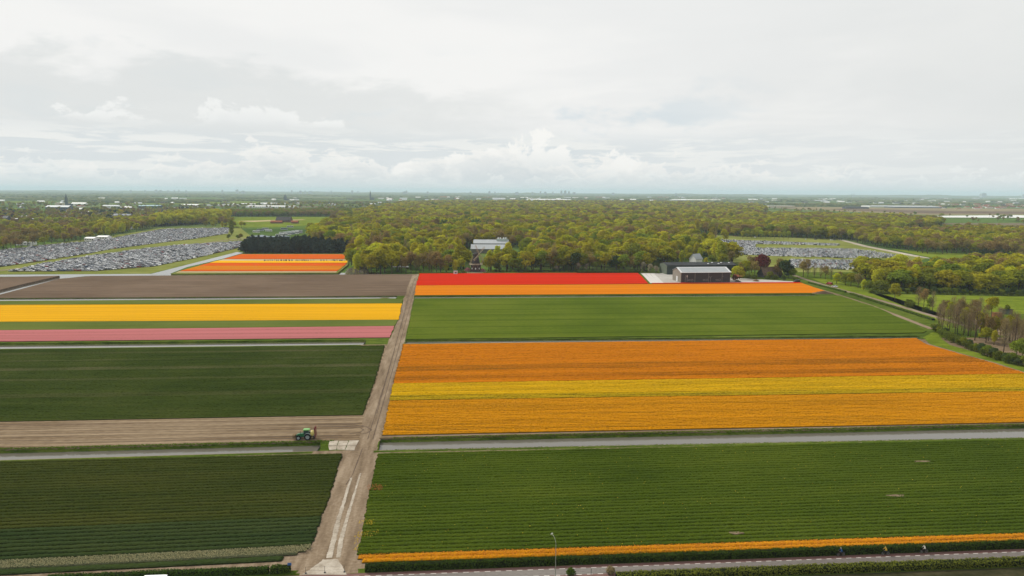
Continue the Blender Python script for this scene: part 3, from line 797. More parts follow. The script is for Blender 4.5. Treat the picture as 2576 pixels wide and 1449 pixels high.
def make_kind(shape):
    """crown and trunk of a 16 m tree of one shape"""
    tr = MB()
    if shape == 'broad':
        L = [(0, 0, 10.6, 3.6, 3.6, 3.8)]
        for i in range(13):
            a = i * 2.4 + random.uniform(-.4, .4); rr = random.uniform(2.2, 4.4); z = random.uniform(6.4, 13.4)
            rr *= 1.0 if z < 11.5 else .6; s = random.uniform(1.5, 2.5)
            L.append((math.cos(a) * rr, math.sin(a) * rr, z, s, s, s * .85))
        cr = lobe_crown(L, 1700, .42); limbs(tr, 16, .42, .75, 6, 4.2)
    elif shape == 'tall':
        L = []
        for i in range(14):
            z = 4.0 + i * .82; a = i * 2.4; w = 2.6 * math.sin(PI * min(1, (z - 2.2) / 14.5)) ** .7 + .5
            rr = w * random.uniform(.3, .6); s = w * random.uniform(.6, .8)
            L.append((math.cos(a) * rr, math.sin(a) * rr, z, s, s, s * 1.15))
        cr = lobe_crown(L, 1500, .38); limbs(tr, 16, .36, .85, 6, 2.2)
    elif shape == 'brown':                                                  # just budding: sky shows through
        L = [(math.cos(i * 2.4) * random.uniform(.5, 3.4), math.sin(i * 2.4) * random.uniform(.5, 3.4), random.uniform(7, 14.2), *(random.uniform(1.3, 2.2),) * 3) for i in range(14)]
        cr = lobe_crown(L, 950, .34, .3, 1.5); limbs(tr, 16, .36, .88, 11, 3.8, .55, .3)
    elif shape == 'bare':                                                   # tall leafless poplar, upright twigs
        n = 620; z = rng.uniform(4.5, 16.3, n); w = 2.3 * np.sin(np.pi * np.clip((z - 2) / 15.5, 0, 1)) ** .8 + .25
        a = rng.uniform(0, 2 * PI, n); rr = w * np.sqrt(rng.random(n))
        p = np.stack([np.cos(a) * rr, np.sin(a) * rr, z], -1); d = np.stack([np.cos(a) * .45, np.sin(a) * .45, np.ones(n)], -1) + rng.normal(0, .25, (n, 3))
        d /= np.linalg.norm(d, axis=1, keepdims=True); s_ = np.cross(d, rng.normal(size=(n, 3))); s_ /= np.linalg.norm(s_, axis=1, keepdims=True)
        ln = rng.uniform(.5, 1.1, (n, 1)); wd = rng.uniform(.018, .045, (n, 1))
        V = np.stack([p - d * ln - s_ * wd, p - d * ln + s_ * wd, p + d * ln + s_ * wd * .3, p + d * ln - s_ * wd * .3], 1).reshape(-1, 3)
        cr = V, np.arange(n * 4).reshape(n, 4)
        tr.tube((0, 0, -.4), (.15, 0, 9), .22, .16, 7); tr.tube((.15, 0, 9), (0, .2, 15.6), .17, .04, 6)
        for i in range(16):
            a = i * 2.4; z0 = random.uniform(3.5, 11.5); l = random.uniform(1.4, 2.6)
            tr.tube((.1, 0, z0), (math.cos(a) * l, math.sin(a) * l, z0 + random.uniform(1.6, 3.6)), .075, .02, 4)
    elif shape == 'pine':
        L = []
        for i in range(15):
            z = random.uniform(3.0, 14.5); a = i * 2.4; rr = random.uniform(.3, 1) * (3.9 - z * .16); s = random.uniform(1.1, 1.8)
            L.append((math.cos(a) * rr, math.sin(a) * rr, z, s * 1.2, s * 1.2, s * .75))
        L.append((0, 0, 14.8, .9, .9, 1.3))
        cr = lobe_crown(L, 1500, .40, .2); limbs(tr, 16, .3, .9, 7, 2.4, .2, .3)
    elif shape == 'larch':
        n = 1300; k = rng.random(n) ** .75; z = 3 + 13.2 * (1 - k); w = .25 + 3.1 * k
        a = rng.uniform(0, 2 * PI, n); p = np.stack([np.cos(a) * w, np.sin(a) * w, z], -1) * (1 + rng.normal(0, .05, (n, 1)))
        cr = leaf_quads(p, np.stack([np.cos(a), np.sin(a), np.full(n, .7)], -1) + rng.normal(0, .7, (n, 3)), .38); limbs(tr, 16, .3, .93, 4, 1.8, .2, .2)
    elif shape == 'poplar':
        n = 1500; z = 2.0 + 14 * rng.random(n); w = 1.75 * np.sin(np.pi * np.clip((z - 1) / 15.6, 0, 1)) ** .6 * (1 + .25 * np.sin(z * 1.7)); a = rng.uniform(0, 2 * PI, n)
        p = np.stack([np.cos(a) * w, np.sin(a) * w, z], -1) + rng.normal(0, .18, (n, 3))
        cr = leaf_quads(p, np.stack([np.cos(a), np.sin(a), np.full(n, .4)], -1) + rng.normal(0, .8, (n, 3)), .30); limbs(tr, 16, .3, .9, 4, 1.0, .5, .2)
    elif shape == 'lime':
        L = [(0, 0, 9.6, 4.6, 4.6, 4.9)] + [(math.cos(i * 2.4) * 3, math.sin(i * 2.4) * 3, random.uniform(7, 12.5), 2.1, 2.1, 2.1) for i in range(9)]
        cr = lobe_crown(L, 1300, .42, .07); limbs(tr, 16, .34, .6, 5, 3.2)
    elif shape == 'bush':
        L = [(math.cos(i * 2.4) * random.uniform(1, 5), math.sin(i * 2.4) * random.uniform(1, 5), random.uniform(3.0, 10.5), *(random.uniform(2.6, 4.0),) * 3) for i in range(13)]
        cr = lobe_crown(L, 1800, .48, .12); limbs(tr, 12, .35, .8, 7, 4.5, .4, .12)
    return cr, tr
SHAPES = dict(olive=('broad', 3), yellow=('tall', 2), green=('broad', 2), brown=('brown', 3), bare=('bare', 3), pine=('pine', 2), copper=('broad', 1), lime=('lime', 1),
              larch=('larch', 1), blossom=('brown', 1), bush=('bush', 2), dark=('broad', 1), poplar=('poplar', 1))
KINDS = {}
_cache = {}
for kind, (shape, nvar) in SHAPES.items():
    for i in range(nvar):
        if (shape, i) not in _cache:
            (V, F), tr = make_kind(shape); _cache[(shape, i)] = (V, F, tr)
        V, F, tr = _cache[(shape, i)]
        KINDS.setdefault(kind, []).append((data_mesh('crown', V, F, [LM['green' if kind == 'poplar' else kind]]), tr.me('trunk', BARK, True)))
# yellow spring trees also come broad
V, F, tr = _cache[('broad', 1)]; KINDS['yellow'].append((data_mesh('crown', V, F, [LM['yellow']]), tr.me('trunk', BARK, True)))

TREES = []                                                                   # (x, y, z, height, kind, where, widen)
def tree(u, v, h, kind, where, z=ZG, wide=1.0):
    p = at(u, v, z); TREES.append((p.x, p.y, z, h, kind, where, wide))
def inside(P2, X, Y):
    x0, y0 = np.array([p[0] for p in P2]), np.array([p[1] for p in P2]); x1, y1 = np.roll(x0, -1), np.roll(y0, -1)
    c = np.zeros(len(X), bool)
    for a, b, d, e in zip(x0, y0, x1, y1):
        c ^= ((b > Y) != (e > Y)) & (X < (d - a) * (Y - b) / (e - b + 1e-12) + a)
    return c
KEEP_OUT = []
def wood(pts, spacing, hr, mix, where, z=ZG, grow=0.0, thin=None):
    """fill a patch of ground with trees; spacing opens with distance"""
    P2 = [(p.x, p.y) for p in P(pts, z)]
    xs, ys = [p[0] for p in P2], [p[1] for p in P2]
    kinds = list(mix); wts = np.array([mix[k] for k in kinds], float); wts /= wts.sum()
    y = min(ys)
    while y < max(ys):
        s = spacing * (1 + grow * max(0, y - 700) / 1000)
        X = np.arange(min(xs), max(xs), s); X = X + rng.uniform(-.42, .42, len(X)) * s; Y = y + rng.uniform(-.42, .42, len(X)) * s
        ok = inside(P2, X, Y)
        for K in KEEP_OUT: ok &= ~inside(K, X, Y)
        if thin is not None: ok &= rng.random(len(X)) < thin
        for x_, y_ in zip(X[ok], Y[ok]):
            # neighbouring trees tend to be of one kind: slow random field
            f = (math.sin(x_ * .021 + y_ * .013) + math.sin(x_ * .008 - y_ * .017 + 1.3) + math.sin(x_ * .05 + y_ * .043 + 4)) / 6 + .5
            r_ = min(.999, max(0, f + rng.normal(0, .26))) 
            k = kinds[int(np.searchsorted(np.cumsum(wts), r_))]
            TREES.append((x_, y_, z, rng.uniform(*hr), k, where, min(1.6, s / spacing * .9 + .25) * rng.uniform(.85, 1.25)))
        y += s
for pts in ([(1150, 672), (1165, 625), (1320, 625), (1320, 672)], [(1176, 700), (1180, 668), (1222, 668), (1226, 700)], [(1630, 720), (1640, 672), (1850, 668), (1860, 720)], [(1010, 690), (1130, 690), (1130, 679), (1010, 679)],
            [(1720, 672), (1730, 655), (1800, 655), (1800, 672)]):
    KEEP_OUT.append([(p.x, p.y) for p in P(pts, ZG)])
for pts in ([(270, 514.5), (650, 515), (670, 506), (290, 504)], [(-80, 512), (130, 513), (140, 506), (-80, 505)], [(1950, 525), (2340, 542), (2700, 549), (2700, 525), (1980, 519)]): KEEP_OUT.append([(p.x, p.y) for p in P(pts, ZG)])
WM = 'in the wood behind the red tulips'
# wood edge, tree by tree
for a in ((898, 688, 17, 'yellow'), (916, 685, 17, 'olive'), (934, 689, 18, 'olive'), (948, 684, 20, 'yellow'), (968, 687, 25, 'yellow'), (986, 689, 19, 'yellow'), (1004, 685, 17, 'olive')):
    tree(*a, 'at the wood corner beside the canal')
for i in range(11): tree(1012 + i * 11 + random.uniform(-3, 3), 687.5, random.uniform(15, 19), 'brown' if i % 3 else 'bare', 'in the canal row left of the windmill')
for a in ((1052, 680, 15, 'olive'), (1080, 682, 18, 'brown'), (1108, 686, 14, 'yellow'), (1122, 688, 11, 'yellow'), (1145, 688, 12, 'yellow'), (1160, 684, 13, 'yellow'), (1180, 676, 14, 'green'), (1166, 691, 4, 'bush')):
    tree(*a, 'just left of the windmill')
for a in ((1236, 684, 15, 'olive'), (1250, 688, 10, 'dark'), (1256, 682, 18, 'olive'), (1274, 684, 17, 'yellow'), (1290, 687, 14, 'green'), (1240, 668, 12, 'brown')): tree(*a, 'just right of the windmill')
for i in range(17): tree(1306 + i * 20 + random.uniform(-6, 6), 686 + random.uniform(-2, .5), random.uniform(14, 21), ('green', 'olive', 'dark', 'green', 'brown')[i % 5], 'at the wood edge behind the red tulips')
for i in range(44): tree(1240 + i * 9 + random.uniform(-3, 3), 688 + random.uniform(-.6, .3), random.uniform(2.5, 4.5), 'dark' if i % 3 else 'bush', 'in the low hedge behind the red tulips')
for a in ((1400, 687, 7, 'blossom'), (1455, 687, 9, 'blossom'), (1475, 686, 8, 'blossom'), (1650, 692, 8, 'blossom'), (1635, 690, 9, 'blossom'), (1618, 688, 10, 'blossom')): tree(*a, 'beside the barn yard')
for a in ((1690, 668, 15, 'green'), (1715, 666, 14, 'yellow'), (1735, 664, 12, 'olive'), (1775, 672, 9, 'yellow'), (1790, 668, 11, 'green'), (1818, 672, 14, 'olive'), (1838, 668, 14, 'brown'), (1805, 676, 8, 'bush')): tree(*a, 'behind the barns')
for a in ((1851, 700, 11, 'yellow'), (1848, 712, 7, 'copper'), (1868, 700, 14, 'brown'), (1884, 698, 15, 'brown'), (1916, 698, 21, 'copper'), (1898, 702, 15, 'brown'), (1860, 706, 12, 'olive'), (1874, 700, 16, 'olive'), (1936, 706, 8, 'green'), (1955, 702, 13, 'brown'), (1962, 698, 16, 'brown'), (1890, 690, 17, 'brown'), (1880, 704, 6, 'bush'), (1896, 706, 6, 'bush'), (1950, 706, 6, 'bush'), (1930, 706, 5, 'bush'),
          (1972, 702, 17, 'dark'), (1984, 702, 16, 'pine'), (1994, 704, 10, 'green'), (1970, 710, 6, 'dark'), (2000, 709, 5, 'bush')): tree(*a, 'around the house right of the barn')
for a in ((2020, 700, 17, 'brown'), (2032, 701, 16, 'bare'), (2048, 702, 13, 'bare'), (2064, 704, 12, 'bare'), (2076, 706, 12, 'brown'), (2090, 706, 11, 'bare'), (2104, 718, 10, 'yellow'), (2112, 712, 9, 'brown'), (2126, 722, 11, 'green'), (2140, 724, 12, 'olive'), (2158, 729, 12, 'brown'),
          (2172, 734, 9, 'yellow'), (2186, 738, 10, 'green'), (2195, 742, 6, 'bush')): tree(*a, 'along the lane behind the orange field')
LN = 'beside the lane at the right'
for a in ((2216, 738, 11, 'bush', 1.1), (2250, 759, 13, 'olive', .8), (2309, 775, 13, 'bare', 1.1), (2323, 778, 13, 'brown', .7), (2345, 788, 13, 'bare', 1.0), (2338, 784, 9, 'green', .7), (2286, 773, 6, 'bush', .8), (2294, 775, 5, 'bush', .8), (2328, 786, 4, 'bush', 1)): tree(a[0], a[1], a[2], a[3], LN, 0.0, a[4])
EC = 'in the bare copse at the right edge'
for a in ((2362, 825, 13), (2370, 836, 12), (2388, 832, 14), (2402, 842, 14), (2408, 838, 16), (2423, 844, 13), (2436, 845, 14), (2452, 856, 17), (2462, 824, 15), (2477, 840, 14), (2524, 890, 16), (2553, 873, 16), (2565, 872, 13), (2395, 812, 14), (2418, 815, 15), (2440, 822, 14), (2540, 858, 14), (2576, 880, 16), (2590, 860, 16)):
    tree(a[0], a[1], a[2] + random.uniform(-.5, 1), 'bare', EC, 0.0, .95)
for i in range(30): tree(2360 + i * 7.4, 818 + i * 1.8 + random.uniform(-14, 12), random.uniform(11, 15), ('bare', 'bare', 'brown', 'bare', 'olive')[i % 5], EC, 0.0, (.85, .85, .7, .85, .55)[i % 5])
for a in ((2493, 800, 13, 'yellow', .8), (2480, 862, 8, 'olive', 1), (2500, 868, 7, 'yellow', .9), (2425, 812, 12, 'brown', .9), (2450, 808, 12, 'brown', 1), (2565, 850, 9, 'olive', 1), (2532, 790, 6, 'green', .8), (2470, 850, 6, 'yellow', 1), (2556, 905, 9, 'green', 1), (2572, 900, 9, 'green', 1)): tree(a[0], a[1], a[2], a[3], EC, 0.0, a[4])
for i in range(30):
    k = i / 29; u, v = 2354 + 222 * k, 838 + 84 * k + 9 * math.sin(k * PI) + random.uniform(-3, 3)
    tree(u, v, random.uniform(3.4, 5.6), ('bush', 'green', 'bush', 'dark')[i % 4], 'in the shrub row beside the big orange field', 0.0, 1.05)
tree(583, 592, 24, 'poplar', 'standing alone in the left car park', ZG, 1.15); tree(576, 604, 9, 'green', 'standing in the left car park', ZG); tree(598, 604, 8, 'green', 'standing in the left car park', ZG); tree(606, 604, 10, 'olive', 'standing in the left car park', ZG)
for i in range(9): tree(520 + i * 12 + random.uniform(-4, 4), 573 + random.uniform(-2, 1), random.uniform(9, 15), 'yellow' if i % 2 else 'olive', 'behind the left car park')
for i in range(11): tree(1868 + i * 11.5, 599.5 + i * .22, random.uniform(12, 15), 'lime', 'in the bright row behind the right car park', ZG, .8)
for i in range(17): tree(92 + i * 15.5 + random.uniform(-3, 3), 566 + random.uniform(-2, 2), random.uniform(14, 18), 'lime', 'in the round row before the left village')
# woods
wood([(608, 639.5), (878, 639.5), (878, 630), (800, 622), (628, 622)], 6.0, (8, 16.5), dict(pine=.9, dark=.1), 'in the dark pine stand above the far flowers')
wood([(884, 686), (1000, 687), (1050, 684), (1160, 684), (1240, 683), (1640, 681), (1700, 672), (1840, 668), (1850, 655), (1800, 640), (1740, 605), (1735, 588), (1770, 575), (1800, 560), (1500, 545), (1000, 548), (900, 560), (815, 575), (770, 600), (800, 622), (884, 640)],
     12.5, (13, 23), dict(brown=.22, olive=.36, green=.14, yellow=.28), WM, grow=.2)
for i in range(14): tree(1246 + i * 6.5 + random.uniform(-2, 2), 670 + random.uniform(-3, 5), random.uniform(9, 14), ('olive', 'brown', 'yellow', 'olive')[i % 4], 'just before the white pavilion')
wood([(1095, 586), (1240, 586), (1240, 572), (1095, 572)], 7.5, (15, 19), dict(larch=1), 'in the larch stand within the wood')
wood([(900, 560), (1000, 548), (1500, 545), (1800, 560), (1900, 552), (1930, 533), (1900, 519), (1640, 512), (1300, 510), (1020, 513), (985, 522), (860, 548), (830, 566)],
     17.0, (14, 24), dict(brown=.18, olive=.40, green=.08, yellow=.34), 'in the far part of the wood', grow=.30)
wood([(1760, 588), (1860, 596), (2000, 599), (2110, 604), (2150, 606), (2180, 600), (2190, 588), (2360, 573), (2375, 562), (2250, 553), (1960, 546), (1800, 552), (1765, 570)],
     12.0, (14, 21), dict(brown=.2, olive=.45, green=.1, yellow=.25), 'in the wood behind the right car park', grow=.25)
wood([(2150, 611), (2210, 622), (2290, 632), (2330, 640), (2450, 641), (2576, 652), (2660, 655), (2660, 592), (2450, 580), (2330, 588), (2180, 594)],
     12.0, (12, 18), dict(brown=.34, olive=.40, green=.08, yellow=.18), 'in the wood right of the green meadow', grow=.2)
wood([(2150, 703), (2215, 735), (2330, 739), (2576, 745), (2680, 748), (2680, 692), (2500, 690), (2350, 699), (2150, 694)],
     10.5, (14, 21), dict(brown=.26, olive=.48, green=.14, yellow=.12), 'in the wood edge above the right meadow')
wood([(2430, 660), (2680, 664), (2680, 692), (2500, 690)], 10.5, (9, 13), dict(brown=.6, olive=.3, green=.1), 'in the low brown wood at the right edge')
for i in range(44): tree(2222 + i * 10 + random.uniform(-4, 4), 737.5 + i * .2, random.uniform(3, 6), 'dark' if i % 2 else 'bush', 'in the undergrowth above the right meadow', 0.0)
wood([(-60, 640), (0, 632), (60, 626), (230, 603), (390, 575), (400, 570), (585, 566), (560, 556), (420, 552), (250, 566), (-60, 590)], 13, (10, 18), dict(brown=.36, olive=.36, yellow=.28), 'behind the left car park', thin=.8)
wood([(380, 572), (560, 560), (580, 548), (500, 545), (400, 558)], 11, (17, 25), dict(yellow=.65, olive=.35), 'in the tall belt behind the left car park')
wood([(560, 545.5), (880, 545.5), (900, 540), (880, 534), (560, 538)], 12, (13, 17), dict(green=.6, brown=.4), 'in the dark belt beyond the left meadow')
wood([(-80, 590), (250, 566), (400, 553), (560, 540), (540, 527), (-80, 536)], 22, (9, 15), dict(brown=.4, olive=.3, copper=.08, yellow=.12, dark=.1), 'between the village roofs at the left', thin=.7)
wood([(-80, 536), (540, 527), (900, 534), (985, 522), (1020, 512), (-80, 512)], 34, (10, 16), dict(brown=.35, olive=.35, green=.3), 'far away on the plain', thin=.28)
wood([(1930, 533), (2400, 556), (2660, 572), (2660, 520), (1900, 514)], 36, (8, 13), dict(brown=.45, olive=.3, green=.25), 'among the far bulb sheds', thin=.22)
wood([(2170, 566), (2360, 571), (2376, 563), (2250, 555)], 14, (10, 15), dict(olive=.5, brown=.5), 'in the belt behind the far meadow', thin=.8)

for i in range(240):
    u = random.uniform(880, 1850); v = 540 + 140 * random.random() ** 1.3
    x_, y_ = at(u, v, ZG).x, at(u, v, ZG).y
    if any(inside(K, np.array([x_]), np.array([y_]))[0] for K in KEEP_OUT): continue
    if u > 1640 and v > 650: continue
    tree(u, v, random.uniform(20, 27), ('yellow', 'olive', 'brown', 'green', 'bare', 'yellow')[i % 6], WM if v > 560 else 'in the far part of the wood', ZG, random.uniform(.6, .95))
# the 300 that show largest become trees of their own, all others form the woodland mass
def shown(t):
    u, v = to_uv((t[0], t[1], t[2] + t[3] * .5))
    return t[3] / t[1] if -15 < u < 2591 and v < 1449 else 0
order = sorted(range(len(TREES)), key=lambda i: -shown(TREES[i]))
single = set(order[:300])
# a tree standing apart counts before one deep in the wood
W_ADJ = dict(olive='olive green', yellow='yellow-green', green='green', brown='brown budding', bare='bare twiggy', pine='dark pine', copper='copper red', lime='round bright', larch='pointed larch',
             blossom='pale blossoming', bush='bushy green', dark='dark evergreen', poplar='slim tall poplar')
ORD = ['first', 'second', 'third', 'fourth', 'fifth', 'sixth', 'seventh', 'eighth', 'ninth', 'tenth', 'eleventh', 'twelfth', 'thirteenth', 'fourteenth', 'fifteenth', 'sixteenth', 'seventeenth', 'eighteenth', 'nineteenth', 'twentieth']
for t_ in ('twenty', 'thirty', 'forty', 'fifty', 'sixty', 'seventy', 'eighty', 'ninety'):
    if t_ != 'twenty': ORD.append(t_[:-1] + 'ieth')
    ORD += [t_ + '-' + o_ for o_ in ORD[:9]]
by_label = {}
for i in single:
    t = TREES[i]; u, _ = to_uv(t[:3])
    noun = 'shrub' if t[3] < 6.5 else ('' if t[4] in ('pine', 'larch', 'poplar') else 'tree')
    by_label.setdefault((f"{W_ADJ[t[4]]} {noun}".strip(), t[5]), []).append((u, i))
for (what, where), L in by_label.items():
    L.sort()
    for n, (u, i) in enumerate(L):
        x, y, z, h, kind, _, wide = TREES[i]
        if len(L) == 1: lab = f"{what} {where}"
        elif len(L) <= len(ORD): lab = f"{'leftmost' if n == 0 else 'rightmost' if n == len(L) - 1 else ORD[n]} {what} {'' if n in (0, len(L) - 1) else 'from the left '}{where}"
        else: lab = f"{what} {where}"
        cm, tm = KINDS[kind][i % len(KINDS[kind])]
        e = empty('shrub' if h < 6.5 else 'tree', (x, y, z), random.uniform(0, 2 * PI), lab, 'shrub' if h < 6.5 else 'tree', f'{what}s {where}')
        k = h / 16; e.scale = (k * wide, k * wide, k)
        obj('crown', cm, e); obj('trunk', tm, e)

def scatter(name, pts, which, scale, rotz, protos):
    """one stuff object: geometry nodes put a copy of protos[which] on every point"""
    me = bpy.data.meshes.new(name); me.vertices.add(len(pts)); me.vertices.foreach_set('co', np.asarray(pts, np.float32).ravel())
    for nm, typ, arr, key in (('which', 'INT', which, 'value'), ('size', 'FLOAT_VECTOR', scale, 'vector'), ('turn', 'FLOAT_VECTOR', rotz, 'vector')):
        at_ = me.attributes.new(nm, typ, 'POINT'); at_.data.foreach_set(key, np.asarray(arr, np.int32 if typ == 'INT' else np.float32).ravel())
    o = tag(obj(name, me), kind='stuff')
    ng = bpy.data.node_groups.new(name, 'GeometryNodeTree')
    ng.interface.new_socket('Geometry', in_out='INPUT', socket_type='NodeSocketGeometry'); ng.interface.new_socket('Geometry', in_out='OUTPUT', socket_type='NodeSocketGeometry')
    nd, lk = ng.nodes, ng.links
    gi, go = nd.new('NodeGroupInput'), nd.new('NodeGroupOutput'); join = nd.new('GeometryNodeJoinGeometry')
    def attr(nm, typ):
        a = nd.new('GeometryNodeInputNamedAttribute'); a.data_type = typ; a.inputs['Name'].default_value = nm; return a.outputs['Attribute']
    wh, sz, tn = attr('which', 'INT'), attr('size', 'FLOAT_VECTOR'), attr('turn', 'FLOAT_VECTOR')
    for i, group in enumerate(protos):
        src = nd.new('GeometryNodeJoinGeometry')
        for ob in group:
            oi = nd.new('GeometryNodeObjectInfo'); oi.transform_space = 'ORIGINAL'; oi.inputs['Object'].default_value = ob; oi.inputs['As Instance'].default_value = True
            lk.new(oi.outputs['Geometry'], src.inputs[0])
        cmp = nd.new('FunctionNodeCompare'); cmp.data_type = 'INT'; cmp.operation = 'EQUAL'
        ins = [s for s in cmp.inputs if s.type == 'INT']; lk.new(wh, ins[0]); ins[1].default_value = i
        g2i = nd.new('GeometryNodeGeometryToInstance'); lk.new(src.outputs[0], g2i.inputs[0])
        ip = nd.new('GeometryNodeInstanceOnPoints')
        lk.new(gi.outputs[0], ip.inputs['Points']); lk.new(cmp.outputs[0], ip.inputs['Selection']); lk.new(g2i.outputs[0], ip.inputs['Instance'])
        lk.new(tn, ip.inputs['Rotation']); lk.new(sz, ip.inputs['Scale'])
        lk.new(ip.outputs[0], join.inputs[0])
    lk.new(join.outputs[0], go.inputs[0])
    o.modifiers.new('scatter', 'NODES').node_group = ng
    return o
# prototypes: one plain object per kind and variant, each standing in the scene as an ordinary tree of the wood
proto_list, proto_id = [], {}
rest = order[300:]
used_proto = {}
for i in rest:
    k = TREES[i][4]; key = (k, i % len(KINDS[k]))
    if key in proto_id: continue
    x, y, z, h, kind, where, wide = TREES[i]
    cm, tm = KINDS[k][key[1]]
    e = empty('tree', (x, y, z), 0, f"{('small', 'middling', 'large')[key[1]]} {W_ADJ[kind]} {'' if kind in ('pine', 'larch', 'poplar') else 'tree'} half hidden {where}".replace('  ', ' '), 'tree', f"{W_ADJ[kind]} trees deep {where}")
    e.scale = (h / 16 * wide, h / 16 * wide, h / 16)
    c, t_ = obj('crown', cm, e), obj('trunk', tm, e)
    proto_id[key] = len(proto_list); proto_list.append((c, t_)); used_proto[i] = 1
R_ = [i for i in rest if i not in used_proto]
scatter('woodland', [TREES[i][:3] for i in R_], [proto_id[(TREES[i][4], i % len(KINDS[TREES[i][4]]))] for i in R_],
        [(TREES[i][3] / 16 * TREES[i][6], TREES[i][3] / 16 * TREES[i][6], TREES[i][3] / 16) for i in R_], [(0, 0, (i * 2.39996) % 6.283) for i in R_], proto_list)

# ------------------------------------------------------------------ woods and belts out to the horizon: lumpy masses
def far_belts():
    Vs, Fs, k = [], [], 0
    for b in range(330):
        D = 3600 * (8.0 ** rng.random()); a = rng.uniform(-.72, .72); cx, cy = D * math.tan(a), D
        ln = rng.uniform(200, 1100) * (D / 6000) ** .6; ht = rng.uniform(9, 16) * (1.5 if D > 14000 else 1); wd = rng.uniform(40, 140) * (D / 6000)
        n = int(ln / (14 * D / 5000)) + 3; th = rng.normal(.08, .12)
        X = np.linspace(-ln / 2, ln / 2, n); m = 6
        env = np.sin(np.pi * np.linspace(.06, .94, n)) ** .4
        prof = np.array([(-.5, 0), (-.42, .75), (-.15, 1), (.2, 1), (.42, .7), (.5, 0)])
        Z = prof[None, :, 1] * (ht * env * rng.uniform(.6, 1.12, n))[:, None] * rng.uniform(.85, 1.1, (n, m))
        Y = prof[None, :, 0] * wd * env[:, None] + rng.normal(0, wd * .05, (n, m)); XX = X[:, None] + rng.normal(0, 4, (n, m))
        c, s = math.cos(th), math.sin(th)
        Vs.append(np.stack([cx + XX * c - Y * s, cy + XX * s + Y * c, ZG - .1 + Z], -1).reshape(-1, 3))
        i, j = np.meshgrid(np.arange(n - 1), np.arange(m - 1), indexing='ij'); q = (i * m + j).ravel() + k
        Fs.append(np.stack([q, q + m, q + m + 1, q + 1], -1)); k += n * m
    return np.concatenate(Vs), np.concatenate(Fs)
m_, g_ = new_mat('far_foliage'); ge = g_.n('ShaderNodeNewGeometry')
nn_ = g_.noise(ge.outputs['Position'], .02, 4, .7)
finish(g_, bsdf(g_, g_.ramp(g_.smooth(nn_, .3, .7), [(0, (.05, .075, .028)), (.5, (.095, .11, .035)), (1, (.15, .14, .05))]), .95, .05))
V, F = far_belts(); tag(obj('far_woods', data_mesh('far_woods', V, F, [m_])), kind='stuff')
# ================================================================== OPEN GROUND BEYOND THE FIELDS
LANE_SOIL0 = ground_mat('sandy_path', [(0, (.15, .13, .07)), (1, (.25, .215, .13))], (.3, .3, .3), (1, 1, 1))
LOT = ground_mat('trampled_grass_shadowed', [(0, (.04, .04, .014)), (.5, (.07, .064, .028)), (1, (.11, .096, .05))], (.05, .1, .1), (.5, .5, .5))  # worn grass, its colour darkened to stand for shadows between the cars
sheet('car_park_grass', P([(-300, 691), (0, 689.5), (376, 688.8), (600, 634), (612, 622), (640, 600), (600, 570), (400, 574), (250, 598), (0, 628), (-300, 660)], ZG + .05), GRASS_DRY)
sheet('car_park_ground', P([(20, 684), (60, 676), (111, 663), (223, 645), (330, 630), (442, 617), (614, 606), (609, 622), (500, 648), (386, 671), (240, 682.5)], ZG + .09), LOT)
sheet('car_park_ground', P([(-60, 672), (0, 672), (96, 659), (168, 647), (214, 640), (274, 628), (420, 609), (468, 604), (573, 588), (578, 573), (411, 576), (394, 579), (291, 598), (223, 608), (129, 615), (0, 630), (-60, 636)], ZG + .09), LOT)
sheet('path', P([(0, 679), (110, 668), (250, 647), (420, 624), (560, 604), (640, 597), (640, 599), (560, 606.5), (420, 627), (250, 649.5), (110, 671), (0, 682)], ZG + .13), LANE_SOIL0)
sheet('meadow', P([(560, 573), (680, 572), (860, 562), (880, 546), (560, 546), (540, 556)], ZG + .05), GRASS_LUSH)
sheet('pale_strip', P([(590, 556), (760, 552), (770, 553), (640, 558)], ZG + .12), STRAW)
sheet('meadow', P([(1735, 588), (1800, 591), (2110, 601), (2150, 612), (2335, 648), (2240, 684), (1990, 692), (1840, 660), (1760, 620)], ZG + .05), GRASS_DRY)
sheet('meadow', P([(2240, 626), (2330, 634), (2456, 639.5), (2446, 657), (2369, 654)], ZG + .09), GRASS_LUSH)
sheet('meadow', P([(2185, 571), (2378, 571.5), (2310, 588), (2230, 590)], ZG + .05), GRASS_LUSH)
sheet('path', P([(2105, 602), (2120, 603), (2185, 619), (2335, 648), (2340, 650.5), (2300, 645.5), (2170, 620)], ZG + .13), CONCRETE)
TAN = ground_mat('tan_bulb_land', [(0, (.15, .125, .065)), (1, (.28, .225, .13))], (.003, .03, .03), (.05, .1, .1))
sheet('bulb_land', P([(1950, 524), (2100, 531), (2340, 540.5), (2576, 540), (2700, 541), (2700, 526), (2300, 523), (1990, 520)], ZG + .1), TAN)
sheet('bulb_land', P([(2080, 527), (2340, 537), (2576, 538), (2700, 539), (2700, 533), (2400, 531), (2120, 525)], ZG + .16), SOIL_PLOUGH)
sheet('fleece_cover', P([(2338, 543), (2554, 541), (2700, 544), (2700, 548), (2374, 547)], ZG + .2), plain('white_fleece', (.62, .62, .6), .8, .2))
for pts in ([(280, 513.5), (640, 514), (660, 506.5), (300, 504.5)], [(-80, 511), (120, 512), (130, 507), (-80, 506)]): sheet('meadow', P(pts, ZG + .2), GRASS_LUSH)
sheet('flower_field', P([(1150, 508.5), (1420, 509), (1430, 511), (1200, 510.6)], ZG + .3), OR_F1)
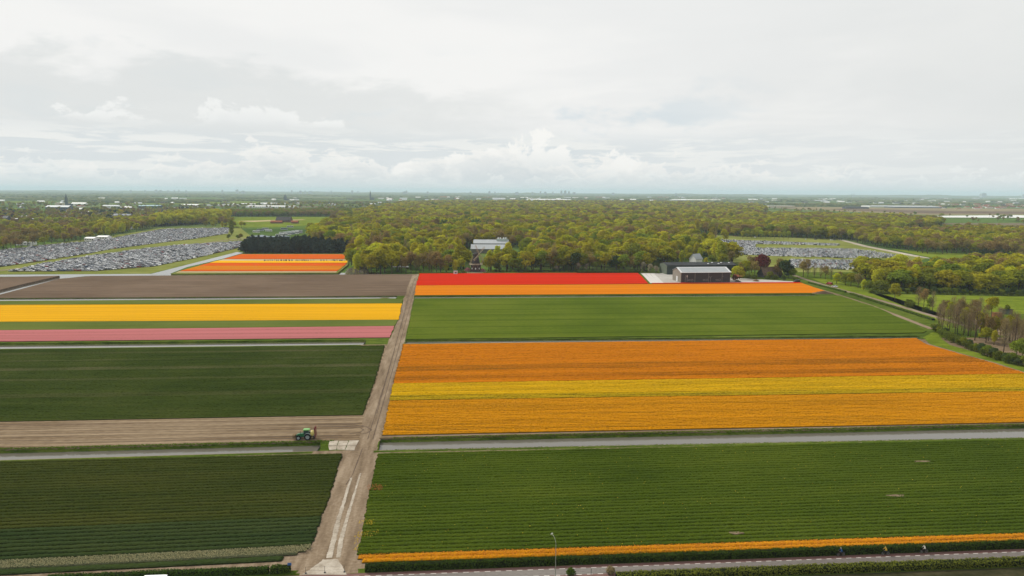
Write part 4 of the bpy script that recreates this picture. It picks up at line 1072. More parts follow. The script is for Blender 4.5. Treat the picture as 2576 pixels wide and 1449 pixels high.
# right hand side near the fields
sheet('meadow', P([(2196, 739), (2576, 746), (2700, 749), (2700, 800), (2576, 790), (2440, 800), (2352, 795), (2270, 768)], .012), GRASS_LUSH)
sheet('bare_soil', P([(2440, 800), (2500, 806), (2576, 826), (2640, 850), (2640, 880), (2560, 850), (2470, 836)], .02), SOIL)
sheet('verge', P([(2040, 700), (2140, 737), (2350, 800), (2380, 822), (2345, 836), (2322, 849), (2340, 866), (2425, 893), (2505, 915), (2576, 939), (2640, 957), (2640, 935), (2576, 918), (2470, 890), (2390, 868), (2368, 852), (2400, 800), (2260, 752), (2080, 700)], .012), GRASS_LUSH)
LANE_SOIL = ground_mat('lane_gravel', [(0, (.15, .115, .078)), (.5, (.215, .168, .118)), (1, (.28, .23, .17))], (.3, .3, .3), (1, 1, 1))
def lane(name, pts, w, mat, z):
    Q = [at(*p) for p in pts]; A, B = [], []
    for i, p in enumerate(Q):
        d = (Q[min(i + 1, len(Q) - 1)] - Q[max(0, i - 1)]).normalized(); n = Vector((-d.y, d.x, 0)); A.append(p + n * w / 2); B.append(p - n * w / 2)
    return ribbon(name, A, B, 60, z, z, mat, .0, 2)
lane('country_lane', [(1990, 690), (2024, 702), (2070, 716), (2127, 732), (2222, 758), (2351, 796), (2440, 822)], 4.0, LANE_SOIL, .03)
lane('farm_track', [(2040, 722), (2101, 739.5), (2180, 765), (2260, 795), (2345, 828)], 3.4, SOIL_TRACK, .024)
lane('field_edge', [(2309, 853), (2336, 866), (2425, 892), (2505, 914), (2578, 938), (2660, 961)], 1.6, SOIL_TRACK, .03)
YARD = sheet('yard', P([(1640, 712.4), (1611, 687), (1690, 687), (1860, 700), (1990, 707), (2012, 710.2)], .012), PAVING)
MAT_W = plain('pale_sheeting', (.50, .48, .45), .8, .2)
for k in range(3):
    u0 = 1614 + k * 11
    sheet('ground_sheeting', P([(u0 + 22, 712), (u0, 688.6), (u0 + 9, 688.6), (u0 + 34, 711.8)], .03 + .004 * k), MAT_W)

# ================================================================== HEDGES
HEDGE = leaf_mat('hedge_leaves', (.062, .098, .014), .25, .3, .02); HEDGE_IN = plain('hedge_inside', (.012, .016, .006), 1, .05)
TALLG = leaf_mat('tall_grass_blades', (.10, .15, .02), .35, .3, .02)
def hedge(label, A, B, w, h, name='hedge', cat='hedge', mat=None, dens=42, leaf=.10, group=None):
    """a clipped hedge from A to B (ground points): dark inside, leaves on all faces"""
    A, B = Vector(A), Vector(B); ln = (B - A).length; d = (B - A).normalized(); n = Vector((-d.y, d.x, 0))
    e = empty(name, A, math.atan2(d.y, d.x), label, cat, group)
    m = MB(); k = max(2, int(ln / 1.0)); V = []
    prof = [(-.44, 0), (-.46, .55), (-.40, .93), (0, .97), (.40, .93), (.46, .55), (.44, 0)]
    for i in range(k + 1):
        f = random.uniform(.93, 1.04)
        for a, b in prof: V.append((ln * i / k, a * w + random.uniform(-.03, .03), b * h * f))
    q = len(prof); F = [(i * q + j, (i + 1) * q + j, (i + 1) * q + j + 1, i * q + j + 1) for i in range(k) for j in range(q - 1)] + [tuple(range(q)), tuple(range(k * q + q - 1, k * q - 1, -1))]
    obj('hedge_core', data_mesh('hedge_core', V, F, [HEDGE_IN]), e)
    N = int(ln * (2 * h + w) * dens); s = rng.random(N) * ln; r_ = rng.random(N) * (2 * h + w)
    y = np.where(r_ < h, -w / 2, np.where(r_ < 2 * h, w / 2, (r_ - 2 * h) - w / 2)); z = np.where(r_ < h, r_, np.where(r_ < 2 * h, r_ - h, h))
    nr = np.stack([np.zeros(N), np.where(r_ < h, -1, np.where(r_ < 2 * h, 1, 0)), np.where(r_ < 2 * h, .25, 1)], -1)
    wob = np.interp(s, np.linspace(0, ln, max(4, int(ln / 1.5))), rng.uniform(-.09, .09, max(4, int(ln / 1.5))))
    p = np.stack([s, y + wob * .6, z * (1 + wob) + rng.normal(0, .03, N)], -1) + rng.normal(0, .03, (N, 3))
    Vq, Fq = leaf_quads(p, nr + rng.normal(0, .55, (N, 3)), leaf)
    obj('foliage', data_mesh('foliage', Vq, Fq, [mat or HEDGE]), e)
    return e
hw = 1.0
def on_road(u, v, w):                                    # road station (metres along) for a picture column
    p = at(u, v); return (p - road_up.a).dot(rd)
s_r0 = on_road(918, 1440, 0)
hedge('long clipped hedge between orange tulips and the cycle lane', road_pt(s_r0, -.75), road_pt(175, -.75), 1.15, 1.35, dens=34)
hedge('short hedge block left of the field gate', at(681, 1441.5), at(731, 1438), 1.1, 1.25)
hedge('clipped hedge along the left field by the road', at(120, 1464), at(676, 1441), 1.1, 1.15)
s_g = on_road(1545, 1446, 0)
hedge('leafy hedge on the near side of the road at lower right', road_pt(s_g, W3 + 1.15), road_pt(175, W3 + 1.25), 1.7, 1.15, mat=leaf_mat('sunlit_hedge_leaves', (.19, .20, .028), .35), dens=28)  # the sunlit yellowish look of its top is put into the leaf colour
hedge('low hedge on the near side of the road under the lamp', road_pt(on_road(1180, 1446, 0), W3 + 1.6), road_pt(on_road(1440, 1446, 0), W3 + 1.6), 1.2, .7)
hedge('tall grass hedge along the upper lane', at(2034, 712), at(2127, 736), 1.6, 1.0, mat=TALLG, dens=16, leaf=.2)
hedge('tall grass hedge along the lower lane', at(2140, 740), at(2348, 806), 1.8, 1.0, mat=TALLG, dens=16, leaf=.2)
hedge('dark hedge band closing the barn yard', at(1452, 687.4), at(1610, 687), 2.0, 2.0, mat=HEDGE, dens=8, leaf=.3)
# grass tufts on the wide ditch banks and verges (blades in clumps)
def tufts(name, A, B, w, n, size, mat):
    A, B = np.array(A), np.array(B); k = rng.random((n, 1)); q = (B - A)[:2]; q = np.array([-q[1], q[0]]) / np.hypot(*q)
    p = A + (B - A) * k; p[:, :2] += q * rng.uniform(-w / 2, w / 2, (n, 1)); p[:, 2] += size * .5
    V, F = leaf_quads(p, np.stack([rng.normal(0, 1, n), rng.normal(0, 1, n), np.full(n, .5)], -1), size)
    return tag(obj(name, data_mesh(name, V, F, [mat])), kind='stuff')
TUFT = leaf_mat('bank_grass', (.105, .145, .016), .35, .35)
z3 = lambda p, z: (p.x, p.y, z)
tufts('bank_grass', z3(D1R[0].x(-34), .0), z3(D1R[0].x(160), .0), 1.1, 3800, .14, TUFT)
tufts('bank_grass', z3(D1R[3].x(-34), .0), z3(D1R[3].x(160), .0), .6, 1500, .10, TUFT)
tufts('bank_grass', z3(D1L[0].x(-140), .0), z3(D1L[0].x(-50), .0), 1.1, 2000, .14, TUFT)

# ================================================================== VEHICLES
def paint(name, c, rough=.28, metal=.0): 
    m, g = new_mat(name); b = bsdf(g, c, rough, .5, metal); finish(g, b); return m
GLASS = paint('car_glass', (.012, .016, .02), .08); TYRE = paint('tyre_rubber', (.016, .016, .017), .85); RIM = paint('wheel_rim', (.42, .42, .43), .35, .5)
CARC = dict(silver=paint('silver_paint', (.62, .64, .67), .3, .1), white=paint('white_paint', (.88, .88, .88)), grey=paint('grey_paint', (.20, .21, .225), .3, .2), black=paint('black_paint', (.018, .019, .022)),
            blue=paint('blue_paint', (.045, .075, .15)), red=paint('red_paint', (.26, .035, .03)), dark=paint('dark_grey_paint', (.06, .064, .07)), pale=paint('pale_blue_paint', (.42, .48, .56), .3, .3))
def car_parts(kind='hatch'):
    L, W = (4.3, 1.78); h0 = .28
    if kind == 'hatch': low = [(-2.1, h0), (2.12, h0), (2.15, .72), (1.15, .93), (-2.0, .98), (-2.13, .7)]; roof = [(1.15, .93), (.35, 1.45), (-1.55, 1.47), (-2.0, .98)]
    elif kind == 'sedan': low = [(-2.25, h0), (2.25, h0), (2.28, .7), (1.2, .9), (-1.55, .95), (-2.25, .9)]; roof = [(1.2, .9), (.4, 1.4), (-.95, 1.4), (-1.7, .95)]
    else: low = [(-2.5, h0), (2.4, h0), (2.45, .9), (1.7, 1.1), (-2.5, 1.1)]; roof = [(1.7, 1.1), (1.0, 1.95), (-2.45, 1.97), (-2.5, 1.1)]
    b = MB(); n = len(low)
    V = [(x, y, z) for y in (-W / 2, W / 2) for x, z in low]
    b.add(V, [tuple(range(n)), tuple(range(2 * n - 1, n - 1, -1))] + [(i, n + i, n + (i + 1) % n, (i + 1) % n) for i in range(n)])
    # roof panel in body colour
    (x0, z0), (x1, z1), (x2, z2), (x3, z3_) = roof; wi = W / 2 - .18
    b.add([(x1, -wi, z1), (x1, wi, z1), (x2, wi, z2), (x2, -wi, z2), (x1 - .05, -wi, z1 + .04), (x1 - .05, wi, z1 + .04), (x2 + .05, wi, z2 + .04), (x2 + .05, -wi, z2 + .04)],
          [(4, 5, 6, 7), (0, 1, 5, 4), (1, 2, 6, 5), (2, 3, 7, 6), (3, 0, 4, 7)])
    gl = MB(); wo = W / 2 - .04
    Vg = [(x0, -wo, z0), (x0, wo, z0), (x3, wo, z3_), (x3, -wo, z3_), (x1, -wi, z1), (x1, wi, z1), (x2, wi, z2), (x2, -wi, z2)]
    gl.add(Vg, [(0, 1, 5, 4), (1, 2, 6, 5), (2, 3, 7, 6), (3, 0, 4, 7)])
    if kind == 'van':                                                       # closed sides behind the cab
        for s in (-1, 1): b.box((-.85, s * (wo - .05), 1.52), (3.2, .10, .86))
    w = MB()
    for x in (1.35, -1.3):
        for s in (-1, 1): w.tube((x, s * (W / 2 - .2), .31), (x, s * (W / 2 + .01), .31), .31, .31, 10, 0); w.tube((x, s * (W / 2 + .005), .31), (x, s * (W / 2 + .02), .31), .19, .19, 8, 1)
    return b, gl, w
CAR = {}
for kind in ('hatch', 'sedan', 'van'):
    b, gl, w = car_parts(kind)
    CAR[kind] = ({c: b.me('body', CARC[c]) for c in CARC}, gl.me('windows', GLASS), w.me('wheels', [TYRE, RIM]))
one_wheel = MB().tube((0, -.1, 0), (0, .1, 0), .31, .31, 14, 0).tube((0, -.115, 0), (0, .115, 0), .2, .2, 10, 1).me('wheel', [TYRE, RIM])
HEADL = paint('headlight_glass', (.75, .75, .72), .15); TAILL = paint('tail_light', (.35, .02, .015), .2)
def near_car(label, p, rz, kind, colour, cat='car', k=1.0):
    e = empty('parked_car' if kind != 'van' else 'van', p, rz, label, cat); e.scale = (k, k, k)
    obj('body', CAR[kind][0][colour], e); obj('windows', CAR[kind][1], e)
    for x in (1.35, -1.3):
        for s in (-1, 1): w = obj('wheel', one_wheel, e); w.location = (x, s * .8, .31)
    xf = {'hatch': 2.14, 'sedan': 2.27, 'van': 2.44}[kind]; xb = {'hatch': -2.10, 'sedan': -2.25, 'van': -2.5}[kind]
    for s in (-1, 1):
        MB().box((xf - .01, s * .62, .62), (.06, .3, .14)).build('headlight', HEADL, e); MB().box((xb - .01, s * .7, .8), (.05, .2, .2)).build('tail_light', TAILL, e)
    return e
near_car('dark van parked at the right end of the thin red tulips', at(2004, 710.4, .03), PI + ROW, 'van', 'black', 'van')
near_car('maroon van on the lane behind the orange field', at(2086, 716, .03), R(118) , 'van', 'red', 'van')
near_car('silver car following the maroon van on the lane', at(2100, 722, .03), R(118), 'sedan', 'silver')
near_car('black car beside the right end of the barn', at(1856, 709, .03), ROW, 'sedan', 'black')
v_ = at(405, 1447.4, 2.0 * 1.15); near_car('white van on the road showing only its roof at the bottom edge', (v_.x, v_.y - .7, .03), math.atan2(rd.y, rd.x), 'van', 'white', 'van', 1.15)

# parked cars: rows in the left and right car parks; the largest 300 are cars of their own
CARS = []
def car_rows(pts, a, b, pitch, step, fill, where, z=ZG + .1, gaps=0.0):
    P2 = [(p.x, p.y) for p in P(pts, z)]; A, B = at(*a, z), at(*b, z); d = (B - A).normalized(); n = Vector((-d.y, d.x, 0)); an = math.atan2(d.y, d.x)
    loc = [((x - A.x) * d.x + (y - A.y) * d.y, (x - A.x) * n.x + (y - A.y) * n.y) for x, y in P2]
    t = min(l[1] for l in loc) + 2.5; k = 0
    while t < max(l[1] for l in loc) - 1.5:
        S = np.arange(min(l[0] for l in loc), max(l[0] for l in loc), step); X = A.x + d.x * S + n.x * t; Y = A.y + d.y * S + n.y * t
        ok = inside(P2, X, Y) & (rng.random(len(S)) < fill)
        for x, y in zip(X[ok], Y[ok]): CARS.append((x + random.uniform(-.15, .15), y + random.uniform(-.4, .4), z, an + PI / 2 + random.choice((0, PI)) + random.uniform(-.05, .05), f'in the {ORD[k]} row {where}'))
        t += pitch[k % len(pitch)]; k += 1
car_rows([(20, 683), (60, 676), (111, 664), (223, 646), (330, 631), (442, 618), (612, 607.5), (607, 621), (500, 647), (386, 670), (240, 681.5)], (111, 663), (612, 609), (5.0, 8.0), 2.5, .96, 'of the lower left car park')
car_rows([(-30, 671), (0, 671), (96, 658), (168, 646), (214, 639), (274, 627.5), (420, 608.5), (468, 603.5), (573, 587.5), (575, 574), (411, 577), (394, 580), (291, 599), (223, 609), (129, 616), (0, 631), (-30, 634)], (111, 663), (612, 609), (5.0, 8.0), 2.5, .96, 'of the upper left car park')
car_rows([(1800, 604), (1840, 605), (2111, 614.5), (2110, 618), (1900, 614), (1900, 640), (1800, 634)], (1840, 606), (2111, 616), (5.2, 8.0), 2.5, .94, 'at the far side of the right car park')
car_rows([(1883, 624.5), (2148, 627), (2292, 648), (2143, 650), (1994, 646), (1850, 640)], (1840, 606), (2111, 616), (5.2, 8.0), 2.5, .95, 'in the middle of the right car park')
car_rows([(1985, 654), (2160, 655), (2160, 680), (1985, 673)], (1840, 606), (2111, 616), (5.2, 8.0), 2.5, .93, 'at the near side of the right car park')
for u, v in ((1850, 594.6), (1900, 597.2), (2027, 602.5), (2052, 603), (2092, 604.5), (2100, 604.5), (1760, 590), (1785, 590)): p = at(u, v, ZG + .1); CARS.append((p.x, p.y, p.z, random.uniform(0, 6.28), 'on the grass behind the right car park'))
names = ['silver', 'white', 'grey', 'black', 'blue', 'red', 'dark', 'pale']; wcol = np.array([.25, .32, .09, .13, .06, .04, .09, .02]); wcol /= wcol.sum()
ccol = [names[i] for i in rng.choice(len(names), len(CARS), p=wcol)]; ckind = [('hatch', 'hatch', 'sedan', 'hatch', 'van')[i] for i in rng.choice(5, len(CARS), p=[.35, .2, .3, .1, .05])]
def car_shown(c):
    u, v = to_uv(c[:3]); return 1 / c[1] if -10 < u < 2586 else 0
corder = sorted(range(len(CARS)), key=lambda i: -car_shown(CARS[i]))
CLAB = dict(silver='silver', white='white', grey='grey', black='black', blue='blue', red='red', dark='charcoal', pale='pale blue')
KLAB = dict(hatch='hatchback', sedan='saloon', van='van')
cproto, cid = [], {}
for i in corder[:300]:
    x, y, z, rz, where = CARS[i]; c, k = ccol[i], ckind[i]
    e = empty('parked_car', (x, y, z), rz, f'{CLAB[c]} {KLAB[k]} {where}', 'car', f'{CLAB[c]} {KLAB[k]}s {where}')
    o1 = obj('body', CAR[k][0][c], e); o2 = obj('windows', CAR[k][1], e); o3 = tag(obj('wheels', CAR[k][2], e), kind='stuff')
    if (c, k) not in cid: cid[(c, k)] = len(cproto); cproto.append((o1, o2, o3))
R_c = []
for i in corder[300:]:
    key = (ccol[i], ckind[i])
    if key not in cid: key = (ccol[i], 'hatch') if (ccol[i], 'hatch') in cid else ('silver', 'hatch')
    R_c.append((i, cid[key]))
scatter('far_parked_cars', [CARS[i][:3] for i, _ in R_c], [k for _, k in R_c], [(1, 1, 1)] * len(R_c), [(0, 0, CARS[i][3]) for i, _ in R_c], cproto)

# coaches
def coach(label, u, v, rz, colour):
    e = empty('coach', at(u, v, ZG + .1), rz, label, 'coach', 'coaches behind the dark pavilion')
    b = MB().box((0, 0, .95), (12, 2.5, 1.2)).box((0, 0, 3.05), (12, 2.5, .5)).box((-5.9, 0, 1.8), (.2, 2.5, 2.4)); b.build('body', colour, e)
    MB().box((.05, 0, 2.18), (11.9, 2.46, 1.26)).build('windows', GLASS, e)
    MB().box((1.5, 0, 3.42), (2.6, 1.6, .24)).build('roof_unit', CARC['grey'], e)
    for x in (3.8, -3.4):
        for s in (-1, 1):
            w = obj('wheel', one_wheel, e); w.location = (x, s * 1.16, .5); w.scale = (1.6, 1.6, 1.6)
n_ = 0
for (u, v) in [(704 + 9.5 * i, 594 - i * 1.4) for i in range(6)] + [(712 + 10 * i, 589 - i * 1.2) for i in range(5)]:
    coach(f'{ORD[n_]} of the white coaches parked at a slant right of the dark pavilion', u, v, R(28), CARC[('white', 'silver', 'white', 'pale')[n_ % 4]]); n_ += 1
n_ = 0
for (u, v) in ((645, 585), (655, 581), (668, 578), (676, 582), (715, 578), (730, 572)):
    coach(f'{ORD[n_]} of the loose coaches behind the dark pavilion, from the left', u, v, R(-12 + 9 * (n_ % 3)), CARC[('white', 'pale', 'silver')[n_ % 3]]); n_ += 1

# ------------------------------------------------------------------ tractor with mounted sprayer
TG = paint('tractor_green', (.018, .13, .048), .35); TGL = paint('tractor_roof_green', (.16, .36, .10), .4); TDK = paint('dark_metal', (.02, .022, .024), .5); TYL = paint('tank_yellow', (.55, .46, .14), .45); TRD = paint('boom_red', (.19, .035, .03), .5); TGR = paint('fender_grey', (.22, .25, .25), .5)
tr_ = empty('tractor', at(768, 1104.5, .02), PI + ROW, 'green tractor with yellow spray tank and folded red booms on the headland', 'tractor')
h_ = MB(); V = [(x, y, z) for x, w, z0, z1 in ((.35, .42, .9, 1.86), (1.9, .36, .88, 1.66), (2.35, .3, .92, 1.42)) for y, z in ((-w, z0), (w, z0), (w, z1 - .12), (w * .7, z1), (-w * .7, z1), (-w, z1 - .12))]
F = [(i * 6 + j, i * 6 + (j + 1) % 6, (i + 1) * 6 + (j + 1) % 6, (i + 1) * 6 + j) for i in range(2) for j in range(6)] + [(5, 4, 3, 2, 1, 0), (12, 13, 14, 15, 16, 17)]
hood = h_.add(V, F).build('hood', TG, tr_)
MB().box((2.36, 0, 1.15), (.06, .44, .4)).build('grille', TDK, hood)
MB().box((.8, 0, .78), (2.9, .5, .45)).box((-.9, 0, .75), (.9, .8, .5)).build('chassis', TDK, tr_)
MB().tube((1.2, .48, 1.6), (1.2, .48, 2.55), .06, .06, 8).build('exhaust', TDK, tr_)
cab = empty('cab', (0, 0, 0)); cab.parent = tr_
MB().box((-.45, 0, 2.84), (1.75, 1.62, .14)).box((-.45, 0, 2.94), (1.35, 1.3, .08)).build('cab_roof', TGL, cab)
pil = MB()
for x, xt in ((.36, .22), (-1.15, -1.1)):
    for s in (-1, 1): pil.tube((x, s * .72, 1.3), (xt, s * .68, 2.8), .05, .05, 6)
pil.build('cab_frame', TG, cab)
gl = MB(); gl.add([(.36, -.72, 1.5), (.36, .72, 1.5), (-1.15, .72, 1.5), (-1.15, -.72, 1.5), (.22, -.68, 2.77), (.22, .68, 2.77), (-1.1, .68, 2.77), (-1.1, -.68, 2.77)], [(0, 1, 5, 4), (1, 2, 6, 5), (2, 3, 7, 6), (3, 0, 4, 7)])
gl.build('cab_glass', paint('cab_glass', (.03, .06, .055), .1), cab)
MB().box((-.4, 0, 1.25), (1.5, 1.42, .5)).build('cab_base', TG, cab)
def big_wheel(x, y, r, w, nm):
    e = empty('wheel', (x, y, r)); e.parent = tr_
    MB().lathe([(r * .62, -w / 2), (r * .95, -w / 2), (r, -w * .3), (r, w * .3), (r * .95, w / 2), (r * .62, w / 2)], 24, 0, 'Y').build('tyre', TYRE, e)
    MB().lathe([(0.02, -w * .35), (r * .3, -w * .3), (r * .6, -w * .42), (r * .64, -w / 2), (r * .64, w / 2), (r * .6, w * .42), (r * .3, w * .3), (.02, w * .35)], 20, 0, 'Y').build('rim', TGR, e)
    lug = MB()
    for i in range(18):
        a = i * 2 * PI / 18
        for s in (-1, 1): lug.box((math.cos(a + s * .06) * r, s * w * .24, math.sin(a + s * .06) * r), (.09, w * .5, .06), 0, 0, 0, -a + PI / 2)
    tag(lug.build('tread', TYRE, e), kind='stuff')
for s in (-1, 1): big_wheel(-.85, s * .88, .92, .5, 'rear'); big_wheel(1.72, s * .82, .66, .4, 'front')
for s in (-1, 1):
    f = MB(); pts = [(-.85 + math.cos(a) * 1.04, .92 + math.sin(a) * 1.04) for a in [PI * (.16 + .68 * i / 8) for i in range(9)]]
    for (xa, za), (xb, zb) in zip(pts[:-1], pts[1:]): f.add([(xa, s * .62, za), (xb, s * .62, zb), (xb, s * 1.14, zb), (xa, s * 1.14, za), (xa, s * .62, za + .05), (xb, s * .62, zb + .05), (xb, s * 1.14, zb + .05), (xa, s * 1.14, za + .05)], [(0, 1, 2, 3), (4, 5, 6, 7), (0, 1, 5, 4), (2, 3, 7, 6)])
    f.build('fender', TGR, tr_)
    MB().tube((.3, s * .75, 2.4), (.5, s * 1.1, 2.5), .025, .025, 5).box((.52, s * 1.12, 2.4), (.05, .2, .32)).build('mirror', TDK, tr_)
fw = MB().box((3.0, 0, .95), (.75, 1.5, .75)).box((3.0, 0, 1.36), (.8, 1.55, .08)); fw.build('front_box', plain('crate_brown', (.17, .12, .07), .8), tr_)
MB().box((2.5, 0, .75), (.5, .5, .12)).build('front_linkage', TDK, tr_)
tk = MB().lathe([(.02, -.85), (.5, -.82), (.66, -.55), (.70, 0), (.66, .55), (.5, .82), (.02, .85)], 18, 0, 'Y', (-2.05, 0, 1.75))
tk = tk.build('spray_tank', TYL, tr_, True); tk.scale = (.8, 1, 1.15); tk.location = (-.40, 0, -.25)
MB().tube((-2.05, 0, 2.58), (-2.05, 0, 2.68), .18, .18, 12).build('tank_lid', TDK, tk)
MB().box((-2.45, 0, .9), (.3, 1.5, .12)).box((-1.7, 0, .75), (1.3, .8, .12)).tube((-2.75, .6, .3), (-2.75, .6, 2.9), .06, .06, 6).tube((-2.75, -.6, .3), (-2.75, -.6, 2.9), .06, .06, 6).box((-2.6, 0, .55), (.5, 1.3, .5)).build('sprayer_frame', TDK, tr_)
for s in (-1, 1):
    bm = MB()
    for k in range(3):
        x = -2.85 - .13 * k; bm.tube((x, s * (.75 + .1 * k), .55 + .12 * k), (x + .25, s * (.55 + .08 * k), 3.5 + .12 * k), .05, .04, 6)
    for i in range(7):
        z = .8 + i * .4; bm.tube((-2.82, s * .75, z), (-3.05, s * .9, z + .3), .03, .03, 5); bm.tube((-3.05, s * .9, z + .3), (-2.78, s * .68, z + .4), .03, .03, 5)
    bm.box((-2.85, s * .62, 3.1), (.35, .3, .7)); bm.build('spray_boom', TRD, tr_)

# ------------------------------------------------------------------ bicycles and riders
BK = paint('bike_frame', (.10, .035, .03), .4); BK2 = paint('bike_frame_black', (.02, .02, .022), .4)
def bicycle(label, p, rz, mat):
    e = empty('bicycle', p, rz, label, 'bicycle')
    for x in (-.52, .55):
        w = empty('wheel', (x, 0, .34)); w.parent = e
        MB().lathe([(.31, -.02), (.345, -.018), (.35, 0), (.345, .018), (.31, .02)], 24, 0, 'Y').build('tyre', TYRE, w)
        sp = MB()
        for i in range(8): a = i * PI / 8; sp.tube((math.cos(a) * .31, 0, math.sin(a) * .31), (-math.cos(a) * .31, 0, -math.sin(a) * .31), .006, .006, 4)
        sp.lathe([(.29, -.015), (.315, -.015), (.315, .015), (.29, .015)], 24, 0, 'Y').tube((0, -.05, 0), (0, .05, 0), .025, .025, 8).build('rim', RIM, w)
    f = MB()
    for a, b in (((-.02, 0, .3), (-.2, 0, .88)), ((-.02, 0, .3), (.4, 0, .62)), ((-.17, 0, .72), (.38, 0, .82)), ((.40, 0, .58), (.37, 0, .98)), ((-.02, .05, .3), (-.52, .05, .34)), ((-.02, -.05, .3), (-.52, -.05, .34)),
                 ((-.17, .04, .72), (-.52, .05, .34)), ((-.17, -.04, .72), (-.52, -.05, .34)), ((.40, .05, .58), (.55, .05, .34)), ((.40, -.05, .58), (.55, -.05, .34))): f.tube(a, b, .02, .02, 6)
    f.build('frame', mat, e)
    MB().tube((.37, 0, .96), (.38, 0, 1.04), .02, .02, 6).path([(.30, -.31, 1.06), (.40, -.2, 1.06), (.40, .2, 1.06), (.30, .31, 1.06)], .016).build('handlebar', TDK, e)
    MB().lathe([(.01, .90), (.09, .92), (.10, .95), (.02, .97)], 10, 0, 'Z', (-.22, 0, 0)).tube((-.2, 0, .86), (-.21, 0, .93), .016, .016, 6).build('saddle', TDK, e)
    MB().tube((-.02, .07, .3), (.02, .07, .13), .014, .014, 6).tube((-.02, -.07, .3), (-.06, -.07, .47), .014, .014, 6).box((.02, .12, .12), (.1, .1, .03)).box((-.06, -.12, .47), (.1, .1, .03)).build('pedals', TDK, e)
    MB().box((-.55, 0, .74), (.4, .14, .02)).tube((-.7, 0, .74), (-.55, 0, .36), .01, .01, 4).build('carrier', TDK, e)
    return e
def rider_mesh():
    J, E_, Rd = [], [], []
    def add(p, r, par=None):
        J.append(p); Rd.append(r)
        if par is not None: E_.append((par, len(J) - 1))
        return len(J) - 1
    pel = add((-.2, 0, 1.02), .145); sp = add((-.13, 0, 1.2), .125, pel); ch = add((-.02, 0, 1.42), .14, sp); nk = add((.05, 0, 1.56), .055, ch); hd = add((.08, 0, 1.66), .082, nk); ht = add((.09, 0, 1.76), .088, hd)
    add((.17, 0, 1.66), .022, hd)                                            # nose
    for s in (-1, 1):
        add((.07, s * .09, 1.67), .02, hd)                                   # ear
        sh = add((-.02, s * .19, 1.45), .07, ch); elb = add((.14, s * .25, 1.22), .045, sh); wr = add((.31, s * .29, 1.10), .03, elb); pa = add((.37, s * .30, 1.085), .034, wr)
        for k in range(4): q = add((.415, s * (.27 + k * .02), 1.095), .0095, pa); add((.425 - .004 * k, s * (.27 + k * .02), 1.055 + .004 * (k % 2)), .0085, q)
        q = add((.365, s * .262, 1.075), .011, pa); add((.385, s * .25, 1.055), .0095, q)
    for s, kn, an, to in ((1, (.17, .13, .64), (.0, .13, .21), (.15, .13, .15)), (-1, (.22, -.13, .88), (-.06, -.13, .56), (.09, -.13, .5))):
        hp = add((-.18, s * .1, .97), .11, pel); k_ = add(kn, .065, hp); a_ = add(an, .042, k_); add(to, .04, a_)
    me = bpy.data.meshes.new('rider_bones'); me.from_pydata(J, E_, []); o = bpy.data.objects.new('rider_bones', me); COL.objects.link(o)
    md = o.modifiers.new('skin', 'SKIN')
    for v, r_ in zip(me.skin_vertices[0].data, Rd): v.radius = (r_, r_)
    me.skin_vertices[0].data[0].use_root = True
    sd = o.modifiers.new('sub', 'SUBSURF'); sd.levels = 1; sd.render_levels = 1
    dg = bpy.context.evaluated_depsgraph_get(); ev = o.evaluated_get(dg)
    out = bpy.data.meshes.new_from_object(ev); bpy.data.objects.remove(o); out.name = 'person'
    return out
RM = rider_mesh()
SKIN = paint('skin', (.42, .25, .17), .6); JEANS = paint('dark_trousers', (.028, .03, .042), .9); SHOE = paint('shoes', (.10, .085, .075), .8)
def rider(label, p, rz, top, hair, trousers):
    me = RM.copy(); me.materials.clear()
    for m_ in (top, trousers, SKIN, hair, SHOE): me.materials.append(m_)
    for f in me.polygons:
        x, y, z = f.center
        if z > 1.585: k = 3 if (z > 1.715 or x < .06) else 2
        elif z > 1.52: k = 2
        elif x > .335 and abs(y) > .2: k = 2
        elif z > .99 or (abs(y) > .17 and z > 1.0): k = 0
        elif (y > 0 and z < .225) or (y < 0 and z < .575 and x < .2 and z > .40 and abs(y) > .06 and x > -.12): k = 4
        else: k = 1
        f.material_index = k; f.use_smooth = True
    o = obj('person', me); o.location = p; o.rotation_euler = (0, 0, rz)
    return tag(o, label, 'person')
rz_ = math.atan2(rd.y, rd.x) + PI
CLOTH = lambda n, c: paint(n, c, .9)
for (u, v, who, what, top, hair, tro, fm) in ((2115, 1398.6, 'cyclist in a blue jacket, leftmost of the three riders', 'bicycle under the leftmost rider in blue', CLOTH('blue_jacket', (.035, .10, .24)), CLOTH('grey_cap', (.35, .38, .40)), JEANS, BK),
                                          (2227, 1396.0, 'cyclist in a yellow jacket, middle of the three riders', 'bicycle under the middle rider in yellow', CLOTH('yellow_jacket', (.55, .36, .05)), CLOTH('yellow_hood', (.52, .34, .05)), JEANS, BK2),
                                          (2324, 1391.4, 'cyclist in a white top with dark hair, rightmost of the three riders', 'bicycle under the rightmost rider in white', CLOTH('white_top', (.62, .60, .52)), CLOTH('dark_hair', (.015, .012, .01)), JEANS, BK)):
    p = at(u, v, .03); bicycle(what, p, rz_, fm); rider(who, p, rz_, top, hair, tro)

